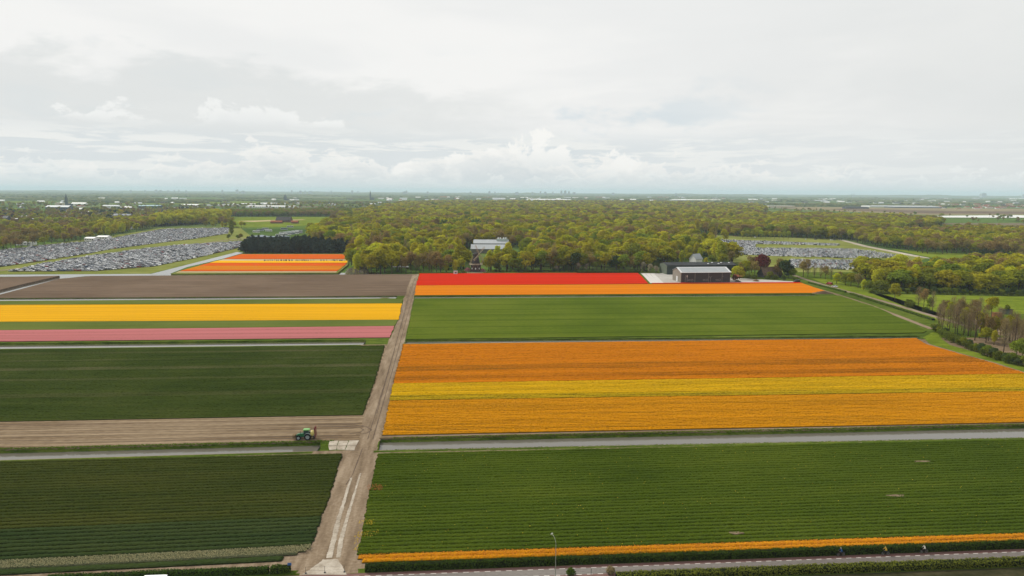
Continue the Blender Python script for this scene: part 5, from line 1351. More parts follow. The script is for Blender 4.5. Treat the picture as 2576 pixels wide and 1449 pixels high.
# ================================================================== STREET FURNITURE
STEEL = paint('galvanised_steel', (.30, .31, .26), .5, .2); DARKP = paint('dark_post', (.03, .03, .032), .6)
lp_ = at(1397, 1462)
la = empty('street_lamp', lp_, 0, 'tall thin pale street lamp with curved arm at the bottom edge', 'street lamp')
MB().tube((0, 0, 0), (0, 0, 7.0), .075, .05, 10).build('pole', STEEL, la)
arm = [(0, 0, 7.0), (-.03, .08, 7.5), (-.14, .3, 7.95), (-.32, .65, 8.25), (-.55, 1.1, 8.4)]
MB().path(arm, .045).build('arm', STEEL, la)
MB().box((-.68, 1.36, 8.42), (.24, .62, .12), math.atan2(-.45, .9) * -1 * -1).build('lamp_head', STEEL, la)
MB().tube((0, 0, 0), (0, 0, 1.1), .13, .13, 10).build('base', STEEL, la)
# wire gate across the track entrance
fg = empty('field_gate', at(817, 1441.5), math.atan2(rd.y, rd.x), 'thin wire gate with three dark posts across the track entrance', 'gate')
for u in (769, 817, 866.5):
    q = at(u, 1441.5 - (u - 817) * .036) - at(817, 1441.5); x = q.x
    po = MB().tube((x, 0, 0), (x, 0, 1.35), .035, .03, 6); po.build('post', DARKP, fg)
    MB().box((x, .05, .08), (.3, .3, .16)).build('post_foot', DARKP, fg)
x0, x1 = (at(769, 1443) - at(817, 1441.5)).x, (at(866.5, 1440) - at(817, 1441.5)).x
for z in (.55, 1.28): MB().tube((x0, 0, z), (x1, 0, z), .012, .012, 5).build('wire', DARKP, fg)
bs = empty('road_sign', at(729, 1437.5), math.atan2(rd.y, rd.x), 'small blue sign on a post beside the left hedge end', 'sign')
MB().tube((0, 0, 0), (0, 0, 1.7), .03, .03, 6).build('post', STEEL, bs); MB().box((0, -.04, 1.45), (.72, .03, .55)).build('panel', paint('sign_blue', (.04, .11, .30), .5), bs)
g2 = empty('field_gate', at(1487, 1446), math.atan2(rd.y, rd.x), 'grey metal bar gate in the hedge gap at the bottom edge', 'gate')
for x in (-3.3, 0, 3.2): MB().tube((x, 0, 0), (x, 0, 1.25), .05, .05, 8).build('post', DARKP, g2)
for z in (.5, 1.15): MB().tube((-3.3, 0, z), (3.2, 0, z), .025, .025, 6).build('rail', STEEL, g2)
for u, v, w in ((1436, 1447, 1.0), (1536, 1444, 1.2)):
    c = at(u, v); V, F = lobe_crown([(0, 0, .7, w * .6, w * .6, .7), (.3, .1, .5, .5, .5, .5), (-.3, 0, .5, .5, .5, .5)], 500, .10)
    e = empty('shrub', c, 0, 'dark green round shrub left of the bottom gate' if u < 1500 else 'grey-brown round shrub right of the bottom gate', 'shrub')
    obj('foliage', data_mesh('foliage', V, F, [HEDGE if u < 1500 else LM['bare']]), e); MB().tube((0, 0, 0), (0, 0, .6), .06, .03, 6).build('stem', BARK, e)
# soil heap at the field corner
def heap(label, u, v, rx, ry, h):
    c = at(u, v); V, F = [], []; n, m = 18, 6
    for j in range(m + 1):
        for i in range(n):
            k = 1 - j / m; a = 2 * PI * i / n; f = random.uniform(.85, 1.1)
            V.append((math.cos(a) * rx * k * f, math.sin(a) * ry * k * f, h * (1 - k ** 1.4) * random.uniform(.85, 1.1)))
    F = [(j * n + i, j * n + (i + 1) % n, (j + 1) * n + (i + 1) % n, (j + 1) * n + i) for j in range(m) for i in range(n)]
    o = obj('soil_heap', data_mesh('soil_heap', V, F, [SOIL])); o.location = c; tag(o, label, 'soil heap')
heap('brown soil heap at the right end of the orange field', 2070, 738.5, 8, 2.6, 1.9)
heap('small pale sand heap in front of the bushes right of the barn', 1902, 707.5, 3, 2, 1.6)

# ================================================================== BUILDINGS
W_DARK = plain('dark_cladding', (.034, .032, .037), .55, .35, 0, .1, .3); W_BEIGE = plain('beige_cladding', (.20, .18, .15), .7, .2, 0, .08, .3); ROOF_G = plain('grey_roof_sheet', (.30, .32, .33), .5, .3, 0, .06, .2); TRIM_W = plain('pale_trim', (.55, .56, .56), .6, .3)
W_GREEN = plain('dark_green_cladding', (.030, .040, .036), .6, .3, 0, .1, .3); W_GREENL = plain('green_gable', (.105, .125, .09), .7, .2, 0, .08, .3); ROOF_D = plain('dark_roof_felt', (.055, .058, .06), .8, .2, 0, .15, .2)
WHITEW = plain('white_render', (.66, .66, .64), .7, .2, 0, .05, .4); BRICK = plain('brick', (.16, .085, .062), .85, .15, 0, .25, 1.5); TILE_R = plain('red_tiles', (.27, .10, .055), .8, .2, 0, .2, .6); TILE_D = plain('dark_tiles', (.075, .07, .07), .8, .2, 0, .2, .6); THATCH = plain('thatch', (.12, .082, .058), .95, .1, 0, .25, .8)
WIN = paint('window_glass', (.03, .04, .05), .1)
def frame_of(pa, pb):
    d = (pb - pa); ln = d.length; return ln, math.atan2(d.y, d.x)
# front barn
pa, pb = at(1712.5, 711.2, .0), at(1836.6, 710, .0); ln, an = frame_of(pa, pb); dp = 19.0; eh, rh = 8.0, 10.9
bn = empty('barn', pa, an, 'black-fronted barn with pale grey roof behind the thin red tulips', 'barn')
nb = 4; bw = ln / nb; xs = [0, .283 * ln, .559 * ln, .832 * ln, ln]
for i in range(4): MB().box(((xs[i] + xs[i + 1]) / 2, .12, eh / 2), (xs[i + 1] - xs[i] - .3, .24, eh)).build('wall_panel', W_DARK, bn)
for x in xs: MB().box((min(max(x, .12), ln - .12), .10, eh / 2), (.28, .34, eh)).build('pillar', TRIM_W if False else W_BEIGE, bn)
for x, nm in ((.0, 'l'), (ln, 'r')):
    m = MB(); a, b = (x, x + .22) if x == 0 else (x - .22, x)
    V = [(xx, y, z) for xx in (a, b) for y, z in ((.25, 0), (dp, 0), (dp, eh), (dp / 2, rh), (.25, eh))]
    m.add(V, [(0, 1, 2, 3, 4), (9, 8, 7, 6, 5)] + [(i, 5 + i, 5 + (i + 1) % 5, (i + 1) % 5) for i in range(5)]).build('gable_wall', W_BEIGE, bn)
MB().box((ln / 2, dp - .1, eh / 2), (ln - .5, .2, eh)).build('rear_wall', W_BEIGE, bn)
def slope(y0, z0, y1, z1, x0, x1, t, name, mat, parent):
    m = MB(); V = [(x, y, z + dz_) for dz_ in (0, t) for x, y, z in ((x0, y0, z0), (x1, y0, z0), (x1, y1, z1), (x0, y1, z1))]
    return m.add(V, [(3, 2, 1, 0), (4, 5, 6, 7), (0, 1, 5, 4), (1, 2, 6, 5), (2, 3, 7, 6), (3, 0, 4, 7)]).build(name, mat, parent)
rf = slope(-.5, eh - .1, dp / 2, rh + .05, -.5, ln + .5, .14, 'roof', ROOF_G, bn); slope(dp + .5, eh - .1, dp / 2 + .01, rh + .05, -.5, ln + .5, .14, 'roof', ROOF_G, bn)
for i in range(11):
    x = 2.5 + i * (ln - 5) / 10; slope(0.6, eh + .37, dp / 2 - .9, rh - .10, x - .04, x + .04, .03, 'roof_seam', TRIM_W, rf) if i in (0, 10) else None
slope(-.62, eh - .16, -.1, eh + .06, -.6, ln + .6, .2, 'eave_trim', TRIM_W, bn)
for x in (-.45, ln - .95): slope(-.5, eh + .06, dp / 2, rh + .21, x, x + 1.4, .06, 'verge_trim', TRIM_W, bn)
slope(dp / 2 - .8, rh - .05, dp / 2 + .3, rh + .24, -.5, ln + .5, .1, 'ridge_cap', TRIM_W, bn)
# painted marks on the dark front: window-like frames and pale lamp post outlines
MK = plain('pale_mark', (.36, .33, .31), .7, .2)
def mark_rect(x, z, w, h, t=.14):
    m = MB()
    for cx, cz, sx, sz in ((x, z + h / 2, w, t), (x, z - h / 2, w, t), (x - w / 2, z, t, h), (x + w / 2, z, t, h)): m.box((cx, -.03, cz), (sx, .05, sz))
    m.build('painted_mark', MK, bn)
for f in (.15, .45, .71):
    x = f * ln
    for k in range(3): MB().box((x + k * .7, -.03, 2.0), (.16, .05, 1.3)).build('painted_mark', MK, bn)
    mark_rect(x + 3.0, 2.0, 1.5, 1.3)
for f, h in ((.088, 5.2), (.56, 4.0), (.60, 4.2), (.83, 4.4)):
    MB().box((f * ln, -.03, .3 + h / 2), (.13, .05, h)).box((f * ln + .5, -.03, .3 + h), (1.1, .05, .13)).build('painted_mark', MK, bn)
fig = MB().box((.125 * ln, -.03, 2.6), (.22, .05, 3.4)); fig.lathe([(.01, 0), (.5, .05), (.55, .9), (.3, 1.7), (.01, 1.75)], 10, 0, 'Z', (0, 0, 0)); fig.V = [(v[0] + .125 * ln, v[1] * .06 - .03, v[2] + 4.2) if i >= 8 else v for i, v in enumerate(fig.V)]
fig.build('painted_mark', MK, bn)
MB().box((-.12, 8.5, 2.2), (.12, 3.2, 4.2)).build('side_door', TRIM_W, bn)
# rear barn
pa = at(1677, 690.5, .0); b2 = empty('barn', pa, an, 'long low dark green barn with black roof behind the front barn', 'barn'); l2, d2, e2, r2 = 62.0, 19.0, 7.8, 9.4
m = MB(); V = [(xx, y, z) for xx in (0, .25) for y, z in ((0, 0), (d2, 0), (d2, e2), (d2 / 2, r2), (0, e2))]
m.add(V, [(0, 1, 2, 3, 4), (9, 8, 7, 6, 5)] + [(i, 5 + i, 5 + (i + 1) % 5, (i + 1) % 5) for i in range(5)]).build('gable_wall', W_GREENL, b2)
MB().box((l2 / 2 + .13, .12, e2 / 2), (l2 - .28, .24, e2)).build('front_wall', W_GREEN, b2); MB().box((l2 - .12, d2 / 2, e2 / 2), (.24, d2 - .6, e2)).build('end_wall', W_GREEN, b2); MB().box((l2 / 2, d2 - .12, e2 / 2), (l2 - .6, .2, e2)).build('rear_wall', W_GREEN, b2)
r_1 = slope(-.4, e2, d2 / 2, r2 + .1, -.3, l2 + .3, .15, 'roof', ROOF_D, b2); slope(d2 + .4, e2, d2 / 2 + .01, r2 + .1, -.3, l2 + .3, .15, 'roof', ROOF_D, b2)
for x, y in ((38, 3), (43, 6.5), (47.5, 3), (51, 6), (58, 5.5)): MB().lathe([(.9, 0), (.8, .35), (.4, .6), (.02, .65)], 12, 0, 'Z', (x, y, e2 + .3 + (r2 - e2) * y / (d2 / 2))).build('skylight_dome', TRIM_W, r_1)

def house(name, label, cat, p, rz, L_, W_, eh, rh, wall, roof, windows=0, group=None, chimney=False, flat=False):
    e = empty(name, p, rz, label, cat, group)
    if flat:
        MB().box((0, 0, eh / 2), (L_, W_, eh)).build('walls', wall, e); MB().box((0, 0, eh + .15), (L_ + .5, W_ + .5, .3)).build('roof', roof, e)
    else:
        m = MB(); V = [(xx, y, z) for xx in (-L_ / 2, L_ / 2) for y, z in ((-W_ / 2, 0), (W_ / 2, 0), (W_ / 2, eh), (0, rh), (-W_ / 2, eh))]
        m.add(V, [(0, 1, 2, 3, 4), (9, 8, 7, 6, 5)] + [(i, 5 + i, 5 + (i + 1) % 5, (i + 1) % 5) for i in (1, 2, 3, 4)]).build('walls', wall, e)
        k = (rh - eh) / (W_ / 2); o_ = .5
        m = MB()
        for s in (-1, 1):
            V = [(x, y, z + dz_) for dz_ in (.03, .25) for x, y, z in ((-L_ / 2 - o_, s * (W_ / 2 + o_), eh - k * o_), (L_ / 2 + o_, s * (W_ / 2 + o_), eh - k * o_), (L_ / 2 + o_, 0, rh), (-L_ / 2 - o_, 0, rh))]
            m.add(V, [(3, 2, 1, 0), (4, 5, 6, 7), (0, 1, 5, 4), (1, 2, 6, 5), (2, 3, 7, 6), (3, 0, 4, 7)])
        r_ = m.build('roof', roof, e)
        if chimney: MB().box((L_ * .3, .3, rh + .5), (.8, .8, 1.6)).build('chimney', BRICK, r_)
    for i in range(windows):
        x = -L_ / 2 + (i + .5) * L_ / windows; MB().box((x, -W_ / 2 - .02, eh * .55), (L_ / windows * .5, .08, eh * .35)).build('window', WIN, e)
    return e
h1 = house('house', 'white gabled house with grey roof behind the long barn', 'house', at(1750, 668, ZG), an + R(30), 10, 8.0, 7.0, 11.5, WHITEW, ROOF_G, 0)
h2 = house('house', 'dark house under a thatched roof beside the copper beech', 'house', at(1936, 700, ZG), an + R(6), 17, 10, 3.6, 9.5, W_DARK, THATCH, 6, chimney=True)
house('shed', 'low rusty shed against the right end of the barn', 'shed', at(1856, 702, ZG), an, 6, 5, 2.4, 3.8, BRICK, TILE_R)
house('shed', 'green container shed in the bare copse', 'shed', at(2530, 790), R(6), 6.5, 2.5, 2.6, 2.6, W_GREENL, ROOF_D, 0, flat=True)
house('shed', 'rusty orange container left of the green shed in the copse', 'shed', at(2508, 797), R(-4), 4.5, 2.4, 2.2, 2.2, plain('rust_orange', (.36, .13, .05), .8), plain('rust_dark', (.2, .09, .05), .9), 0, flat=True)
# white roofed pavilion behind the windmill
pv = empty('pavilion', at(1186, 637, ZG), 0, 'white-roofed exhibition pavilion behind the windmill', 'pavilion')
WR = plain('white_roof', (.36, .38, .39), .6, .3, 0, .05, .2)
CREAM_SHADED = plain('shaded_wall', (.16, .155, .13), .8)  # cream wall with shade put into its colour
for x0, x1, y0, e_, r_ in ((0, 40, 0, 5.0, 9.6), (2, 42, 19, 10.2, 13.9)):
    MB().box(((x0 + x1) / 2, y0 + 8, e_ / 2), (x1 - x0, 15.6, e_)).build('walls', CREAM_SHADED, pv)
    slope(y0 - .5, e_ - .2, y0 + 8, r_, x0 - 1, x1 + 1, .2, 'roof', WR, pv); slope(y0 + 16.5, e_ - .2, y0 + 8.01, r_, x0 - 1, x1 + 1, .2, 'roof', WR, pv)
    for k in range(9): slope(y0 - .45, e_ + .02, y0 + 7.9, r_ + .2, x0 + 2 + k * 4.8, x0 + 2.12 + k * 4.8, .05, 'roof_seam', TRIM_W, pv)
MB().box((35, 27, 13.4), (13, 6, 3.4)).build('roof_house', plain('pale_green_house', (.36, .42, .39), .7), pv)
for x in (30.5, 33, 37, 39.5): MB().tube((x, 26, 15.1), (x, 26, 16.9), .8, .8, 10).build('roof_vent', WHITEW, pv)
house('house', 'low brown roofed wing left of the white pavilion', 'house', at(1160, 648, ZG), 0, 20, 14, 3.5, 8, BRICK, THATCH)
# awning row in the trees
aw = empty('awning', at(984, 679, ZG), 0, 'row of white peaked awnings under the thin trees', 'awning')
for i in range(5):
    x = i * 3.2; MB().add([(x, 0, 2.6), (x + 3.2, 0, 2.6), (x + 3.2, 3.2, 2.6), (x, 3.2, 2.6), (x + 1.6, 1.6, 4.0)], [(0, 1, 4), (1, 2, 4), (2, 3, 4), (3, 0, 4)]).build('canopy', WHITEW, aw)
    for dx_, dy_ in ((.1, .1), (3.1, 3.1)): MB().tube((x + dx_, dy_, 0), (x + dx_, dy_, 2.6), .06, .06, 6).build('post', STEEL, aw)
# entrance pavilion left
ep = empty('pavilion', at(624, 612, ZG), 0, 'dark blue flat-roofed entrance pavilion above the pines', 'pavilion')
SLATE = plain('slate_blue_roof', (.15, .19, .24), .45, .4, 0, .1, .2); NAVY = plain('navy_wall', (.02, .027, .04), .4, .4)
foot = [(0, 0), (40, 2), (52, 14), (44, 20), (22, 15), (14, 26), (2, 22)]
MB().prism(foot, 0, 8.2).build('walls', NAVY, ep)
MB().prism([(x * 1.05 - 1, y * 1.06 - .6) for x, y in foot], 8.25, 8.9).build('roof', SLATE, ep)
MB().add([(2, 2, 8.92), (30, 4, 8.92), (20, 14, 8.92), (16, 9, 11.0)], [(0, 1, 3), (1, 2, 3), (2, 0, 3)]).build('roof_fold', SLATE, ep)
for i in range(8): MB().box((3 + i * 4.4, .1 + .05 * (3 + i * 4.4) - .12, 4), (3.2, .12, 5)).build('window', WIN, ep)
# farm on the left meadow
house('farmhouse', 'dark long roofed farm on the left meadow', 'farmhouse', at(715, 559, ZG), R(-2), 32, 18, 5, 12, BRICK, TILE_D, 7)
for u in (690, 702, 742): house('shed', 'red roofed outbuilding left of the dark farm' if u == 690 else 'red roofed outbuilding just before the dark farm' if u == 702 else 'red roofed outbuilding right of the dark farm', 'shed', at(u, 562, ZG), R(3), 14, 9, 3.2, 6, BRICK, TILE_R)

# ------------------------------------------------------------------ windmill
wb = at(1197, 686.5, ZG); wm = empty('windmill', wb, 0, 'dark thatched windmill with gallery behind the red tulips', 'windmill')
oct_ = [(math.cos(PI / 8 + i * PI / 4), math.sin(PI / 8 + i * PI / 4)) for i in range(8)]
def frustum(r0, z0, r1, z1, name, mat, parent):
    m = MB(); V = [(x * r, y * r, z) for r, z in ((r0, z0), (r1, z1)) for x, y in oct_]
    return m.add(V, [(i, (i + 1) % 8, 8 + (i + 1) % 8, 8 + i) for i in range(8)] + [tuple(range(8, 16))]).build(name, mat, parent)
base = frustum(5.0, 0, 4.5, 7.6, 'brick_base', plain('mill_brick', (.085, .058, .058), .85, .15, 0, .25, 1.5), wm)
for a in (-PI / 2, -PI / 4, -3 * PI / 4):
    MB().box((math.cos(a) * 4.45, math.sin(a) * 4.45, 4.2), (.9, .12, 1.3), a + PI / 2).build('window', WHITEW, base)
MB().box((0, -4.72, 1.3), (1.6, .2, 2.6)).build('door', W_GREEN, base)
frustum(4.2, 7.6, 2.2, 15.2, 'thatched_body', plain('dark_thatch', (.048, .045, .046), .95, .1, 0, .25, .8), wm)
gal = MB(); V = [(x * r, y * r, z) for z in (7.6, 7.85) for r in (6.3, 3.9) for x, y in oct_]
gal.add(V, [(i, (i + 1) % 8, 8 + (i + 1) % 8, 8 + i) for i in range(8)] + [(16 + i, 16 + (i + 1) % 8, 24 + (i + 1) % 8, 24 + i) for i in range(8)] + [(i, (i + 1) % 8, 16 + (i + 1) % 8, 16 + i) for i in range(8)])
WOODL = plain('pale_wood', (.38, .32, .23), .8, .2, 0, .2, 1)
gal = gal.build('gallery', WOODL, wm)
for i in range(8):
    (xa, ya), (xb, yb) = oct_[i], oct_[(i + 1) % 8]
    MB().tube((xa * 6.1, ya * 6.1, 8.9), (xb * 6.1, yb * 6.1, 8.9), .07, .07, 5).tube((xa * 6.1, ya * 6.1, 8.4), (xb * 6.1, yb * 6.1, 8.4), .05, .05, 5).tube((xa * 6.1, ya * 6.1, 7.8), (xa * 6.1, ya * 6.1, 9), .08, .08, 5).build('railing', WOODL, gal)
    MB().tube((xa * 6.0, ya * 6.0, 7.7), (xa * 4.6, ya * 4.6, 5.2), .1, .1, 5).build('strut', WOODL, gal)
axv = Vector((.80, -.60, 0)).normalized()
cap = empty('cap', (0, 0, 15.2), math.atan2(axv.y, axv.x)); cap.parent = wm
cm_ = MB(); prof = [(-2.7, 1.2, .0, 1.6), (-1.6, 2.3, -.1, 2.8), (.4, 2.4, -.1, 3.3), (2.0, 2.0, 0, 3.0), (2.9, 1.4, .2, 2.2)]
V = []
for x, w, z0, z1 in prof: V += [(x, -w, z0), (x, -w * .92, z0 + (z1 - z0) * .5), (x, 0, z1), (x, w * .92, z0 + (z1 - z0) * .5), (x, w, z0)]
cm_.add(V, [(i * 5 + j, (i + 1) * 5 + j, (i + 1) * 5 + j + 1, i * 5 + j + 1) for i in range(4) for j in range(4)] + [(0, 1, 2, 3, 4), (24, 23, 22, 21, 20)])
cm_.build('cap_roof', plain('cap_thatch', (.05, .045, .043), .95, .1), cap)
MB().tube((1.5, 0, 1.6), (4.0, 0, 2.0), .3, .25, 10).build('shaft', WOODL, cap)
for s in (-1, 1): MB().tube((-2.6, s * 1.0, .6), (-6.2, s * .5, -6.6), .16, .14, 6).build('tail_pole', WOODL, cap)
for s in (-1, 1): MB().tube((.2, s * 2.2, .3), (-5.8, s * .8, -6.4), .13, .12, 6).build('tail_pole', WOODL, cap)
for k in range(4):
    an_ = R(32 + 90 * k); sl = empty('sail', (4.0, 0, 2.0)); sl.parent = cap; sl.rotation_euler = (an_, 0, 0)
    MB().box((0, 0, 4.7), (.26, .22, 9.4)).build('stock', WOODL, sl)
    la_ = MB()
    for i in range(11): la_.box((.0, -.75, 1.8 + i * .74), (.05, 1.7, .07))
    for y in (-.55, -1.05, -1.58): la_.box((.0, y, 5.5), (.05, .06, 7.6))
    tag(la_.build('sail_lattice', WOODL, sl), kind='stuff')
fn = empty('fence', at(1176, 688, .0), 0, 'white picket fence at the foot of the windmill', 'fence')
for i in range(14): MB().box((i * 1.05, 0, .5), (.12, .08, 1.0)).build('picket', WHITEW, fn)
for z in (.35, .85): MB().box((6.8, .06, z), (13.8, .05, .09)).build('rail', WHITEW, fn)
sh_ = empty('booth', at(1146, 689.5, .0), 0, 'small white ticket booth at the left of the windmill', 'booth')
MB().box((0, 0, 1.3), (3.2, 2.2, 2.6)).build('walls', WHITEW, sh_); MB().box((0, 0, 2.7), (3.6, 2.6, .2)).build('roof', ROOF_G, sh_); MB().box((.2, -1.12, 1.4), (1.6, .06, 1.0)).build('window', WIN, sh_)
for u, h, lab in ((1176, 5, 'pink blossoming shrub left of the windmill gallery'), (1214, 4, 'pink blossoming shrub right of the windmill base')):
    e = empty('shrub', at(u, 687, ZG), 0, lab, 'shrub'); V, F = lobe_crown([(0, 0, h * .6, h * .35, h * .35, h * .35), (h * .3, 0, h * .45, h * .25, h * .25, h * .25), (-h * .3, 0, h * .45, h * .25, h * .25, h * .25)], 400, .28)
    obj('foliage', data_mesh('foliage', V, F, [leaf_mat('pink_blossom', (.40, .17, .18), .3)]), e); MB().tube((0, 0, 0), (0, 0, h * .5), .15, .06, 6).build('stem', BARK, e)
# people too far off to tell apart: at the windmill and on the far flower path
def crowd(name, pts):
    cols = [paint('crowd_cloth', c, .9) for c in ((.03, .03, .04), (.12, .12, .14), (.3, .28, .26), (.22, .06, .06), (.05, .09, .18), (.45, .43, .4))]
    m = MB()
    for p in pts:
        k = random.randrange(6); h = random.uniform(1.55, 1.85); x, y, z = p
        m.lathe([(.02, 0), (.14, .02), (.17, h * .45), (.24, h * .62), (.22, h * .8), (.08, h * .84), (.11, h * .9), (.10, h * .97), (.01, h)], 6, k, 'Z', (x, y, z))
    tag(m.build(name, cols), kind='stuff')
crowd('visitors', [tuple(at(random.uniform(1172, 1226), random.uniform(686.6, 688.2), ZG + .1)) for _ in range(45)] + [tuple(at(u, 657.2 + random.uniform(-.5, .3), .1)) for u in [random.uniform(662, 866) for _ in range(120)] if not (790 < u < 806)])

# ------------------------------------------------------------------ village and plain: sheds, houses, towers out to the horizon
HALLS = [(14, 84, 558, 9, 'dark', 'white'), (0, 14, 562, 15, 'dark', 'dark'), (112, 176, 530, 17, 'navy', 'pale'), (135, 172, 517, 16, 'cream', 'white'), (176, 216, 518, 14, 'white', 'white'), (255, 300, 524, 12, 'white', 'pale'), (252, 312, 545, 12, 'brick', 'dark'), (345, 405, 524, 12, 'navy', 'teal'),
         (300, 330, 527, 10, 'brick', 'white'), (415, 470, 528, 12, 'cream', 'pale'), (452, 500, 521, 12, 'white', 'white'), (620, 745, 523, 9, 'white', 'white'), (520, 600, 518, 10, 'white', 'white'), (650, 700, 515, 9, 'pale', 'white'), (280, 326, 551, 12, 'dark', 'navy'), (30, 70, 618, 5, 'white', 'white'), (205, 230, 607, 5, 'white', 'white'), (236, 264, 603, 5, 'white', 'white'),
         (1936, 1994, 524, 16, 'cream', 'white'), (2130, 2180, 525, 9, 'dark', 'dark'), (2190, 2330, 521, 8, 'white', 'pale'), (2250, 2360, 523, 7, 'navy', 'pale'), (2140, 2175, 546, 8, 'white', 'dark'), (2188, 2215, 548, 8, 'white', 'dark'), (2228, 2262, 549, 7, 'dark', 'dark'), (1240, 1270, 507, 26, 'white', 'pale'), (1330, 1420, 505, 14, 'white', 'white'), (1105, 1150, 511, 10, 'white', 'white'), (1700, 1800, 506, 14, 'pale', 'white')]
HM = dict(dark=plain('hall_dark', (.05, .055, .065), .7), white=plain('hall_white', (.74, .74, .72), .6), pale=plain('hall_pale', (.42, .45, .46), .6), navy=plain('hall_navy', (.045, .07, .10), .6), cream=plain('hall_cream', (.48, .42, .30), .7), brick=BRICK, teal=plain('hall_teal', (.22, .36, .38), .6))
CLN = dict(dark='dark', white='white', pale='pale grey', navy='dark blue', cream='cream', brick='brick', teal='teal')
for i, (u0, u1, v, h, w, r_) in enumerate(HALLS):
    a, b = at(u0, v, ZG), at(u1, v, ZG); L_ = (b - a).length
    side = 'left' if u0 < 900 else 'right' if u0 > 1800 else 'middle'; k = sum(1 for q in HALLS[:i] if ('left' if q[0] < 900 else 'right' if q[0] > 1800 else 'middle') == side)
    e = house('hall', f'{CLN[w]} hall with {CLN[r_]} roof on the far plain, {ORD[k] if k < 20 else "last"} of the {side} group', 'hall', ((a + b) / 2) + Vector((0, 12, 0)), 0, L_, max(12, L_ * .35), h * .7, h, HM[w], HM[r_], 0, flat=(i % 3 == 0))
    if v > 520 and i < 18:
        n = max(4, int(L_ / 9))
        for j in range(n): MB().box((-L_ / 2 + (j + .5) * L_ / n, -max(12, L_ * .35) / 2 - .03, h * .4), (L_ / n * .6, .1, h * .22)).build('window', WIN, e)
# houses: clusters of small gabled roofs (each a house), by rows
nh = 0
def village(n, u0, u1, v0, v1, where, roofs):
    global nh
    for _ in range(n):
        u = random.uniform(u0, u1); v = v0 + (v1 - v0) * random.random() ** 1.5; p = at(u, v, ZG); k = max(1.0, p.y / 3200)
        rname = random.choice(roofs); wname = random.choice(('white', 'brick', 'cream', 'white', 'pale'))
        L_ = random.uniform(10, 34) * k; W_ = random.uniform(8, 13) * k; hh = random.uniform(5, 7) * min(k, 1.6)
        house('house', f'{CLN[wname]} house with {dict(red="red", dark="dark", white="white", pale="pale grey")[rname]} roof {where}', 'house', p, random.uniform(-.5, .5), L_, W_, hh * .55, hh * 1.1, HM[wname], dict(red=TILE_R, dark=TILE_D, white=HM['white'], pale=HM['pale'])[rname], 0, f'houses {where}')
village(26, 60, 330, 556, 580, 'in the left red quarter', ('red', 'red', 'dark')); village(40, 0, 560, 520, 552, 'in the left village', ('red', 'dark', 'pale', 'white')); village(40, 0, 1000, 501, 517, 'on the far left plain', ('white', 'pale', 'white', 'dark'))
village(64, 950, 1850, 497, 507, 'in the town behind the wood', ('white', 'pale', 'red', 'white')); village(80, 1850, 2576, 500, 519, 'in the far right town', ('white', 'pale', 'white', 'dark')); village(34, 2330, 2576, 514, 526, 'in the far right red rows', ('red', 'dark', 'red'))
# church spires and towers
SP = plain('spire_slate', (.07, .09, .095), .7)
def spire(label, u, v, h, w):
    e = empty('church_tower', at(u, v, ZG), 0, label, 'church')
    MB().box((0, 0, h * .28), (w, w, h * .56)).build('tower', SP, e); m = MB(); m.add([(-w / 2, -w / 2, h * .56), (w / 2, -w / 2, h * .56), (w / 2, w / 2, h * .56), (-w / 2, w / 2, h * .56), (0, 0, h)], [(0, 1, 4), (1, 2, 4), (2, 3, 4), (3, 0, 4)]); m.build('spire', SP, e)
    MB().box((w * 1.6, 0, h * .13), (w * 2.4, w * 1.2, h * .26)).build('nave', SP, e)
spire('tall dark church spire over the left village', 168, 521, 54, 8); spire('slender church spire on the far plain left of centre', 932, 503, 74, 10); spire('squat domed church far left of centre', 718, 505, 44, 18); spire('small church tower right of the left village', 410, 545, 22, 6)
TW = plain('far_tower', (.30, .33, .36), .7)
towers = [(330, 24, 30), (350, 30, 22), (362, 40, 40), (378, 26, 30), (392, 46, 18), (405, 30, 40), (425, 40, 16), (440, 34, 24), (498, 26, 16), (548, 62, 45), (560, 48, 25), (600, 25, 50), (715, 50, 24), (728, 38, 40), (745, 30, 60), (768, 40, 20), (826, 46, 20), (872, 60, 30), (880, 40, 16), (1004, 62, 30), (1018, 34, 60), (1072, 34, 30), (1180, 40, 30), (1228, 60, 36), (1242, 46, 20), (1300, 34, 60), (1340, 40, 20),
          (1362, 66, 24), (1376, 48, 40), (1398, 58, 18), (1412, 88, 30), (1424, 92, 40), (1436, 74, 30), (1452, 40, 50), (1560, 30, 40), (1700, 26, 30), (2163, 46, 12), (2172, 44, 12), (2536, 84, 80), (2556, 70, 90), (2576, 58, 60)]
for i, (u, hgt, w) in enumerate(towers):
    D_ = 13500; d = ray(u, 500); x = d[0] / d[1] * D_; w *= 1.15
    zone = lambda q: 'far left' if q < 480 else 'left' if q < 700 else 'left of centre' if q < 1150 else 'centre' if q < 1600 else 'far right'
    k = sum(1 for q in towers[:i] if zone(q[0]) == zone(u))
    e = empty('tower_block', (x, D_ + (i % 5) * 240, ZG), 0, f'{ORD[k]} hazy tower block on the skyline at the {zone(u)}, counted from its left', 'tower block', 'tower blocks on the skyline')
    hh = hgt * .62 + 40
    MB().box((0, 0, hh * .45), (w, w * .6, hh * .9)).build('walls', TW, e); MB().box((w * .1, 0, hh * .95), (w * .5, w * .4, hh * .1)).build('roof_house', TW, e)
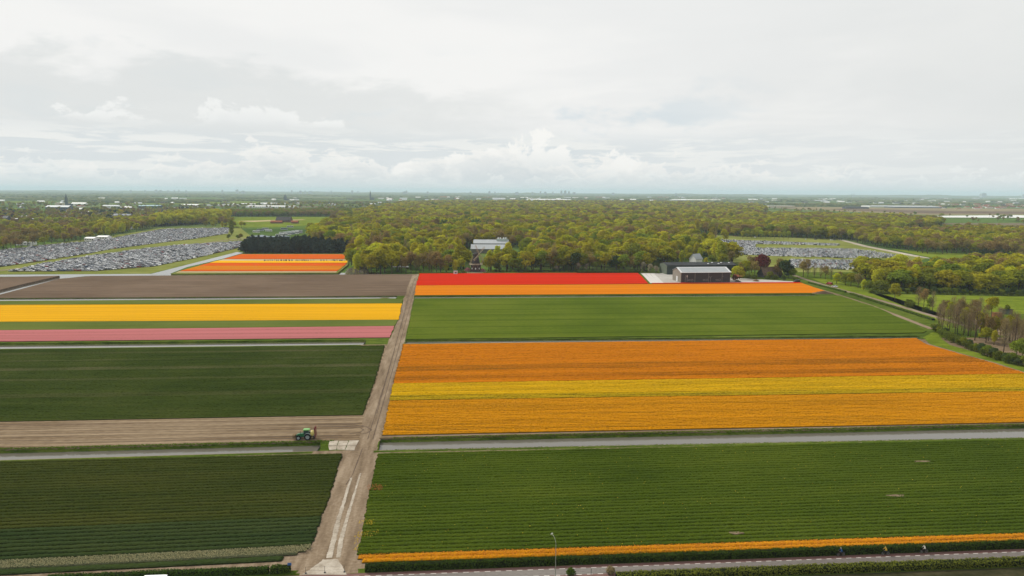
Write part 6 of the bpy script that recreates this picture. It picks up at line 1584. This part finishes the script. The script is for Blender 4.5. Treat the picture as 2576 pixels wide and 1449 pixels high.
# low wooded dunes along the horizon
dn = MB(); V, F = [], []; n = 420; rowsd = [(0, 0), (.35, .6), (.5, 1), (.65, .7), (1, 0)]
ph = [random.uniform(0, 6.28) for _ in range(6)]
for i in range(n + 1):
    a = -.75 + 1.5 * i / n; D_ = 15500; hgt = 26 + 9 * math.sin(a * 23 + ph[0]) + 7 * math.sin(a * 61 + ph[1]) + 5 * math.sin(a * 140 + ph[2]) + random.uniform(-4, 4) + 14 * max(0, a)
    for t, k in rowsd: V.append((math.tan(a) * D_, D_ + t * 1500, ZG + max(4, hgt) * k))
F = np.array([(i * 5 + j, (i + 1) * 5 + j, (i + 1) * 5 + j + 1, i * 5 + j + 1) for i in range(n) for j in range(4)])
tag(obj('dune_hills', data_mesh('dune_hills', V, F, [m_])), kind='structure')

sheet('fallow_verge', [road_pt(-60, W3 + 14), road_pt(200, W3 + 14), road_pt(200, W3 + 2.3), road_pt(-60, W3 + 2.3)], ground_mat('dark_fallow', [(0, (.022, .024, .010)), (.5, (.045, .042, .02)), (1, (.075, .062, .034))], (.1, .4, .4), (1, 1, 1)), z=.02)

# look-alikes of one place are told apart by their order from the left
dup_ = {}
for o in scene.objects:
    if o.parent is None and o.get('label') and o.get('category') in ('car', 'house', 'tree', 'shrub'): dup_.setdefault(o['label'], []).append(o)
for lab, L in dup_.items():
    if len(L) < 2 or len(L) > len(ORD): continue
    L.sort(key=lambda o: to_uv(o.location)[0])
    cut = next((k for k in (' in the ', ' on the ', ' at the ', ' behind ', ' beside ') if k in lab), None)
    for n, o in enumerate(L):
        if cut: h0, h1 = lab.split(cut, 1); new = f'{ORD[n]} {h0} from the left{cut}{h1}'
        else: new = f'{ORD[n]} {lab} from the left'
        if len(new.split()) <= 16: o['label'] = new

# ================================================================== HAZE
hz = MB().box((0, 20500, 79), (90000, 45000, 164)); me = hz.me('haze', [])
hm = bpy.data.materials.new('haze'); hm.use_nodes = True; hm.node_tree.nodes.clear(); g = G(hm.node_tree)
pvn = g.n('ShaderNodeVolumePrincipled'); pvn.inputs['Color'].default_value = (.70, .87, 1.0, 1); pvn.inputs['Density'].default_value = 5.8e-5; pvn.inputs['Anisotropy'].default_value = 0.0
o_ = g.n('ShaderNodeOutputMaterial'); g.nt.links.new(pvn.outputs[0], o_.inputs['Volume'])
me.materials.append(hm); tag(obj('haze', me), kind='stuff')
